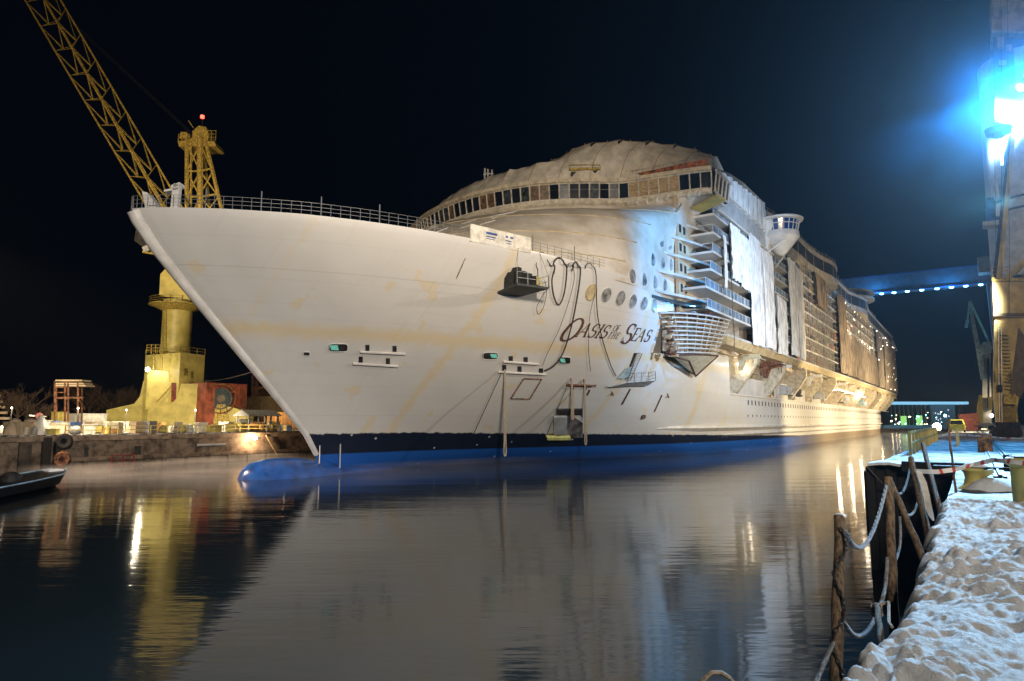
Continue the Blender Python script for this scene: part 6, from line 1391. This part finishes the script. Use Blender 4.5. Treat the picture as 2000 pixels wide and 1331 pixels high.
flood_light((-84, 20, 24.4), (-116, 58, 58), (1, .72, .40), 100000, 76, .9, .5)
flood_light((-84, 20, 24.8), (-70, 46, 0), (1, .70, .48), 170000, 64, .9, .5)
t = thing('fill_mast', 'unseen mast added outside the left edge to carry fill spots', 'lamp', (-88, 16, 3.95)); MB().tube([(-88, 16, 3.9), (-88, 16, 25)], .3, 8, r2=.15).build('mast_pole', DARK, t); MB().box((-88.4, 15.4, 24.3), (-84.4, 17, 24.8)).build('mast_head', GREY, t)  # unseen carrier added for the spots above
# small boat moored on the left
b0 = at(0, 950, Z=0); bt = thing('work_boat', 'low dark work boat with frost along its gunwale, moored at the left edge', 'boat', (-76.5, 29.5, 0))
A0 = at(-70, 985, Z=0); tipb = at(112, 946, Z=0); dirb = (tipb-A0)/np.linalg.norm(tipb-A0); sdb = np.array([dirb[1], -dirb[0], 0])*-1
P = []
Lb = np.linalg.norm(tipb-A0)
for t_ in np.linspace(0, 1, 15):
    wd = 1.9*min(1, (1-t_)*3.2+.12)**.6; sh = .95+.35*t_**3; c_ = A0+dirb*Lb*t_
    P.append([tuple(c_+sdb*wd+np.array([0, 0, sh])), tuple(c_+sdb*wd*.86-dirb*.8*t_**2+np.array([0, 0, .3])), tuple(c_-dirb*1.8*t_**2+np.array([0, 0, -.5])), tuple(c_-sdb*wd*.86-dirb*.8*t_**2+np.array([0, 0, .3])), tuple(c_-sdb*wd+np.array([0, 0, sh]))])
g = MB(); g.grid(P); g.add([P[-1][i] for i in range(5)], [(0, 1, 2, 3, 4)]); g.grid([[q_[0] for q_ in P], [q_[4] for q_ in P]]); g.smooth = True; g.build('boat_hull', mat('boat_black', (.006, .007, .009), .4), bt)
for s_ in (0, 4): g = MB(); g.tube([np.array(q_[s_])+np.array([0, 0, .06]) for q_ in P], .06, 6); g.build('gunwale', CYAN, bt)
g = MB(); c_ = A0+dirb*Lb*.93; g.box((c_[0]-.6, c_[1]-.6, 1.18), (c_[0]+.6, c_[1]+.6, 1.36)); g.build('bow_deck', SNOWM, bt)
g = MB(); c_ = A0+dirb*Lb*.42; g.lathe((c_[0], c_[1], .85), [(.6, 0), (.75, .5), (.3, .8), (.05, .85)], 10); g.build('engine_cover', DARK, bt)
# bare trees behind the quay
def tree(x, y, h_, seed, lab):
    rnd = random.Random(seed); t = thing('bare_tree', lab, 'tree', (x, y, 3.9), group='bare trees behind the opposite quay')
    tr = MB(); cr_ = MB()
    tr.tube([(x, y, 3.9), (x+rnd.uniform(-.4, .4), y, 3.9+h_*.3), (x+rnd.uniform(-.8, .8), y, 3.9+h_*.55)], .28, 6, r2=.12)
    def br(p, d, L, r, n):
        q = p+d*L; m2 = (p+q)/2+Vector((rnd.uniform(-1, 1), rnd.uniform(-1, 1), rnd.uniform(-.5, 1)))*L*.08; (cr_).tube([p, m2, q], r, 3, r2=r*.55, cap=False)
        if n == 0: return
        for _ in range(rnd.choice([3, 3, 4])):
            d2 = (d+Vector((rnd.uniform(-1, 1), rnd.uniform(-1, 1), rnd.uniform(-.35, .75)))*.75).normalized(); br(p+d*L*rnd.uniform(.45, 1), d2, L*rnd.uniform(.55, .8), r*.55, n-1)
    for k in range(6):
        z = 3.9+h_*rnd.uniform(.22, .5); a = rnd.random()*6.28; br(Vector((x, y, z)), Vector((math.cos(a)*.8, math.sin(a)*.8, rnd.uniform(.5, 1.2))).normalized(), h_*.26, .10, 4)
    tr.build('trunk', mat('bark', (.06, .04, .025), .9), t); cr_.build('crown', mat('twigs', (.07, .042, .026), .9), t)
xs = [(6, -118), (34, -112), (52, -122), (84, -116), (100, -124), (172, -150), (196, -156), (215, -148), (240, -154), (262, -160), (-10, -110), (182, -162), (228, -165), (70, -130), (160, -155), (206, -168), (250, -150)]
for i, (x, X) in enumerate(xs):
    p = at(x, 830, X=X); tree(p[0], p[1], rnd.uniform(8.0, 10.5) if x > 150 else rnd.uniform(5.0, 7.4) if x < 60 else 4.6, 100+i, 'leafless brown tree in the row behind the opposite quay')
t = thing('stack_building', 'low pile of lit slabs at the far left edge behind the trees', 'building', tuple(up3(4, 835, -114)))
for k in range(5): p = at(0, 820-k*11, X=-114); MB().box((-117, p[1]-2, p[2]), (-113-.2*k, p[1]+.8-(k*.2), p[2]+.35)).build('slab', CM[6], t)
g = MB(); p = at(75, 813, X=-95); g.bar(tuple(at(57, 812, X=-95)), tuple(at(90, 814, X=-95)), .1); g.bar((p[0], p[1], 3.95), tuple(p), .06); single(g, 'barrier_arm', SHIPWH, 'thin pale bar carrying the red and white board', 'barrier')
g = MB(); g.lathe(tuple(p+np.array([.3, 0, 0])), [(.02, 0), (.42, .02), (.42, .1), (.02, .12)], 14, (1, -.4, 0)); single(g, 'round_board', RED, 'small round red board on the pale bar', 'sign')
# ------------------------------------------------------------------ FAR SHORE
FD = 470; F_ = pp(FD); def_z = 1.5
def fbox(x0, x1, y0, y1, D, mt, th=8): g = MB(); a, b_ = at(x0, y1, D=D), at(x1, y1, D=D); z1 = at(x0, y0, D=D)[2]; z0 = at(x0, y1, D=D)[2] if y1 < 834 else 1.0; g.hexa([pz(a, z0), pz(b_, z0), pz(b_+Fh*th, z0), pz(a+Fh*th, z0)], [pz(a, z1), pz(b_, z1), pz(b_+Fh*th, z1), pz(a+Fh*th, z1)]); return g
t = thing('far_shed', 'long dark shed with a cyan lit roof edge on the far shore', 'building', pz(xyD(1780, FD)+(0,), 1.0))
fbox(1732, 1819, 791, 835, FD, mat('far_wall', (.05, .055, .07), .8)).build('shed_wall', MATS['far_wall'], t); fbox(1734, 1892, 785, 790, FD-2, E_CYAN, 10).build('lit_roof_edge', emis('cyan_edge', (.25, .6, .9), .9), t)
for i in range(9): fbox(1742+i*8.5, 1743.3+i*8.5, 791, 834, FD-1, GREY, .5).build('shed_column', GREY, t)
t = thing('far_block', 'pale block with lit windows beside the cyan lit shed on the far shore', 'building', pz(xyD(1845, FD)+(0,), 1.0))
fbox(1822, 1868, 790, 835, FD+3, GREY).build('block_wall', mat('far_pale', (.14, .17, .20), .8, emit=(.1, .25, .35), estr=.12), t)
rnd = random.Random(12)
for i in range(10): x = 1826+rnd.random()*38; y = 796+rnd.random()*26; fbox(x, x+2, y, y+3, FD+2.7, E_SOFT, .2).build('lit_window', emis('win_dim', (.6, .8, 1), .8), t)
for i, (x, y0, y1) in enumerate(((1768, 813, 824), (1799, 812, 826))):
    g = fbox(x-3, x+3.5, y0, y1+8, FD-8, E_GREEN, 3); single(g, 'lit_tree_block', E_GREEN, ('left glowing block for the green lit trees on the far shore', 'right glowing block for the green lit trees on the far shore')[i], 'tank')  # green lit trees drawn as plain glowing blocks
t = thing('moored_barge', 'row of cyan lit low boats and ice along the far shore', 'barge', pz(xyD(1780, 430)+(0,), 0))
fbox(1726, 1850, 831, 836, 430, CYAN, 6).build('barge_hull', mat('barge_blue', (.12, .25, .35), .5, emit=(.1, .4, .6), estr=.10), t)
for i in range(26): x = 1738+rnd.random()*110; y = 806+rnd.random()*24; p = at(x, y, D=425); MB().lathe(p, [(.02, 0), (.2+.45*rnd.random(), .2), (.02, .4)], 6).build('deck_light', rnd.choice([E_CYAN, E_CYAN, E_WARM, E_BLUEL, E_SOFT]), t)
t = thing('breakwater', 'low grey breakwater between the ship stern and the near quay', 'breakwater', (-20, 395, 0)); g = MB(); a = at(1722, 846, Z=0); g.hexa([(-45, 400, -2), (-4, 400, -2), (-4, 408, -2), (-45, 408, -2)], [(-45, 401, 1.8), (-4, 401, 1.8), (-4, 407, 1.8), (-45, 407, 1.8)]); g.build('breakwater_wall', CONC, t)
t = thing('far_crane', 'small orange crane boom on the far shore right of the shed', 'crane', pz(xyD(1872, FD)+(0,), 1.0)); MB().bar(pz(F_(1870, 834), 1), F_(1876, 788), .5).build('boom', RUST, t); MB().bar(F_(1880, 800), F_(1868, 815), .4).build('stay', RUST, t)

# unseen mast added behind the camera to carry fill spots listed at the top
t = thing('fill_mast', 'unseen grey mast added behind the camera to carry fill spots', 'lamp', (16, -11, QZ)); MB().tube([(16, -11, QZ), (16, -11, 24)], .35, 8, r2=.2).build('mast_pole', GREY, t); MB().box((15.2, -13, 23.4), (16.6, -10.2, 24.2)).build('mast_head', GREY, t)
MB().box((-31.9, 92.6, 20.35), (-31.3, 93.3, 20.75)).build('deck_floodlight', CYAN, ship)
HZ = 0.00012; MI = 0.024
def vol(name, dens, aniso, colr, lo, hi, noisy=False):
    hm = bpy.data.materials.new(name+'_air'); hm.use_nodes = True; nt = hm.node_tree; nt.nodes.remove(nt.nodes['Principled BSDF']); v = nt.nodes.new('ShaderNodeVolumePrincipled'); L = nt.links
    v.inputs['Density'].default_value = dens; v.inputs['Anisotropy'].default_value = aniso; v.inputs['Color'].default_value = (*colr, 1); L.new(v.outputs[0], nt.nodes['Material Output'].inputs['Volume'])
    if noisy:
        tc = nn(nt, 'ShaderNodeTexCoord'); mp = nn(nt, 'ShaderNodeMapping', Scale=(.09, .05, .5)); L.new(tc.outputs['Object'], mp.inputs[0]); n = nn(nt, 'ShaderNodeTexNoise', Scale=1.0, Detail=3.0); L.new(mp.outputs[0], n.inputs['Vector'])
        mr = nn(nt, 'ShaderNodeMapRange'); mr.inputs['From Min'].default_value = .42; mr.inputs['From Max'].default_value = .68; mr.inputs['To Max'].default_value = dens; mr.inputs['To Min'].default_value = dens*.06; L.new(n.outputs[0], mr.inputs[0])
        sp = nn(nt, 'ShaderNodeSeparateXYZ'); L.new(tc.outputs['Object'], sp.inputs[0]); m3 = nn(nt, 'ShaderNodeMapRange'); m3.inputs['From Min'].default_value = -62; m3.inputs['From Max'].default_value = -48; m3.inputs['To Min'].default_value = 5.5; m3.inputs['To Max'].default_value = .32; L.new(sp.outputs[0], m3.inputs[0])
        m5 = nn(nt, 'ShaderNodeMapRange'); m5.inputs['From Min'].default_value = 28; m5.inputs['From Max'].default_value = 44; L.new(sp.outputs[1], m5.inputs[0])
        m4 = nn(nt, 'ShaderNodeMath', operation='MULTIPLY'); L.new(mr.outputs[0], m4.inputs[0]); L.new(m3.outputs[0], m4.inputs[1]); m6 = nn(nt, 'ShaderNodeMath', operation='MULTIPLY'); L.new(m4.outputs[0], m6.inputs[0]); L.new(m5.outputs[0], m6.inputs[1]); L.new(m6.outputs[0], v.inputs['Density'])
    g = MB(); g.box(lo, hi); return g.build(name, hm, kind='stuff')
if HZ: vol('haze', HZ, .75, (.7, .82, .95), (-420, -220, -14), (260, 700, 95))
if MI: vol('mist', MI, .2, (.9, .9, .9), (-86.0, 26, .03), (-4, 380, .85), True)
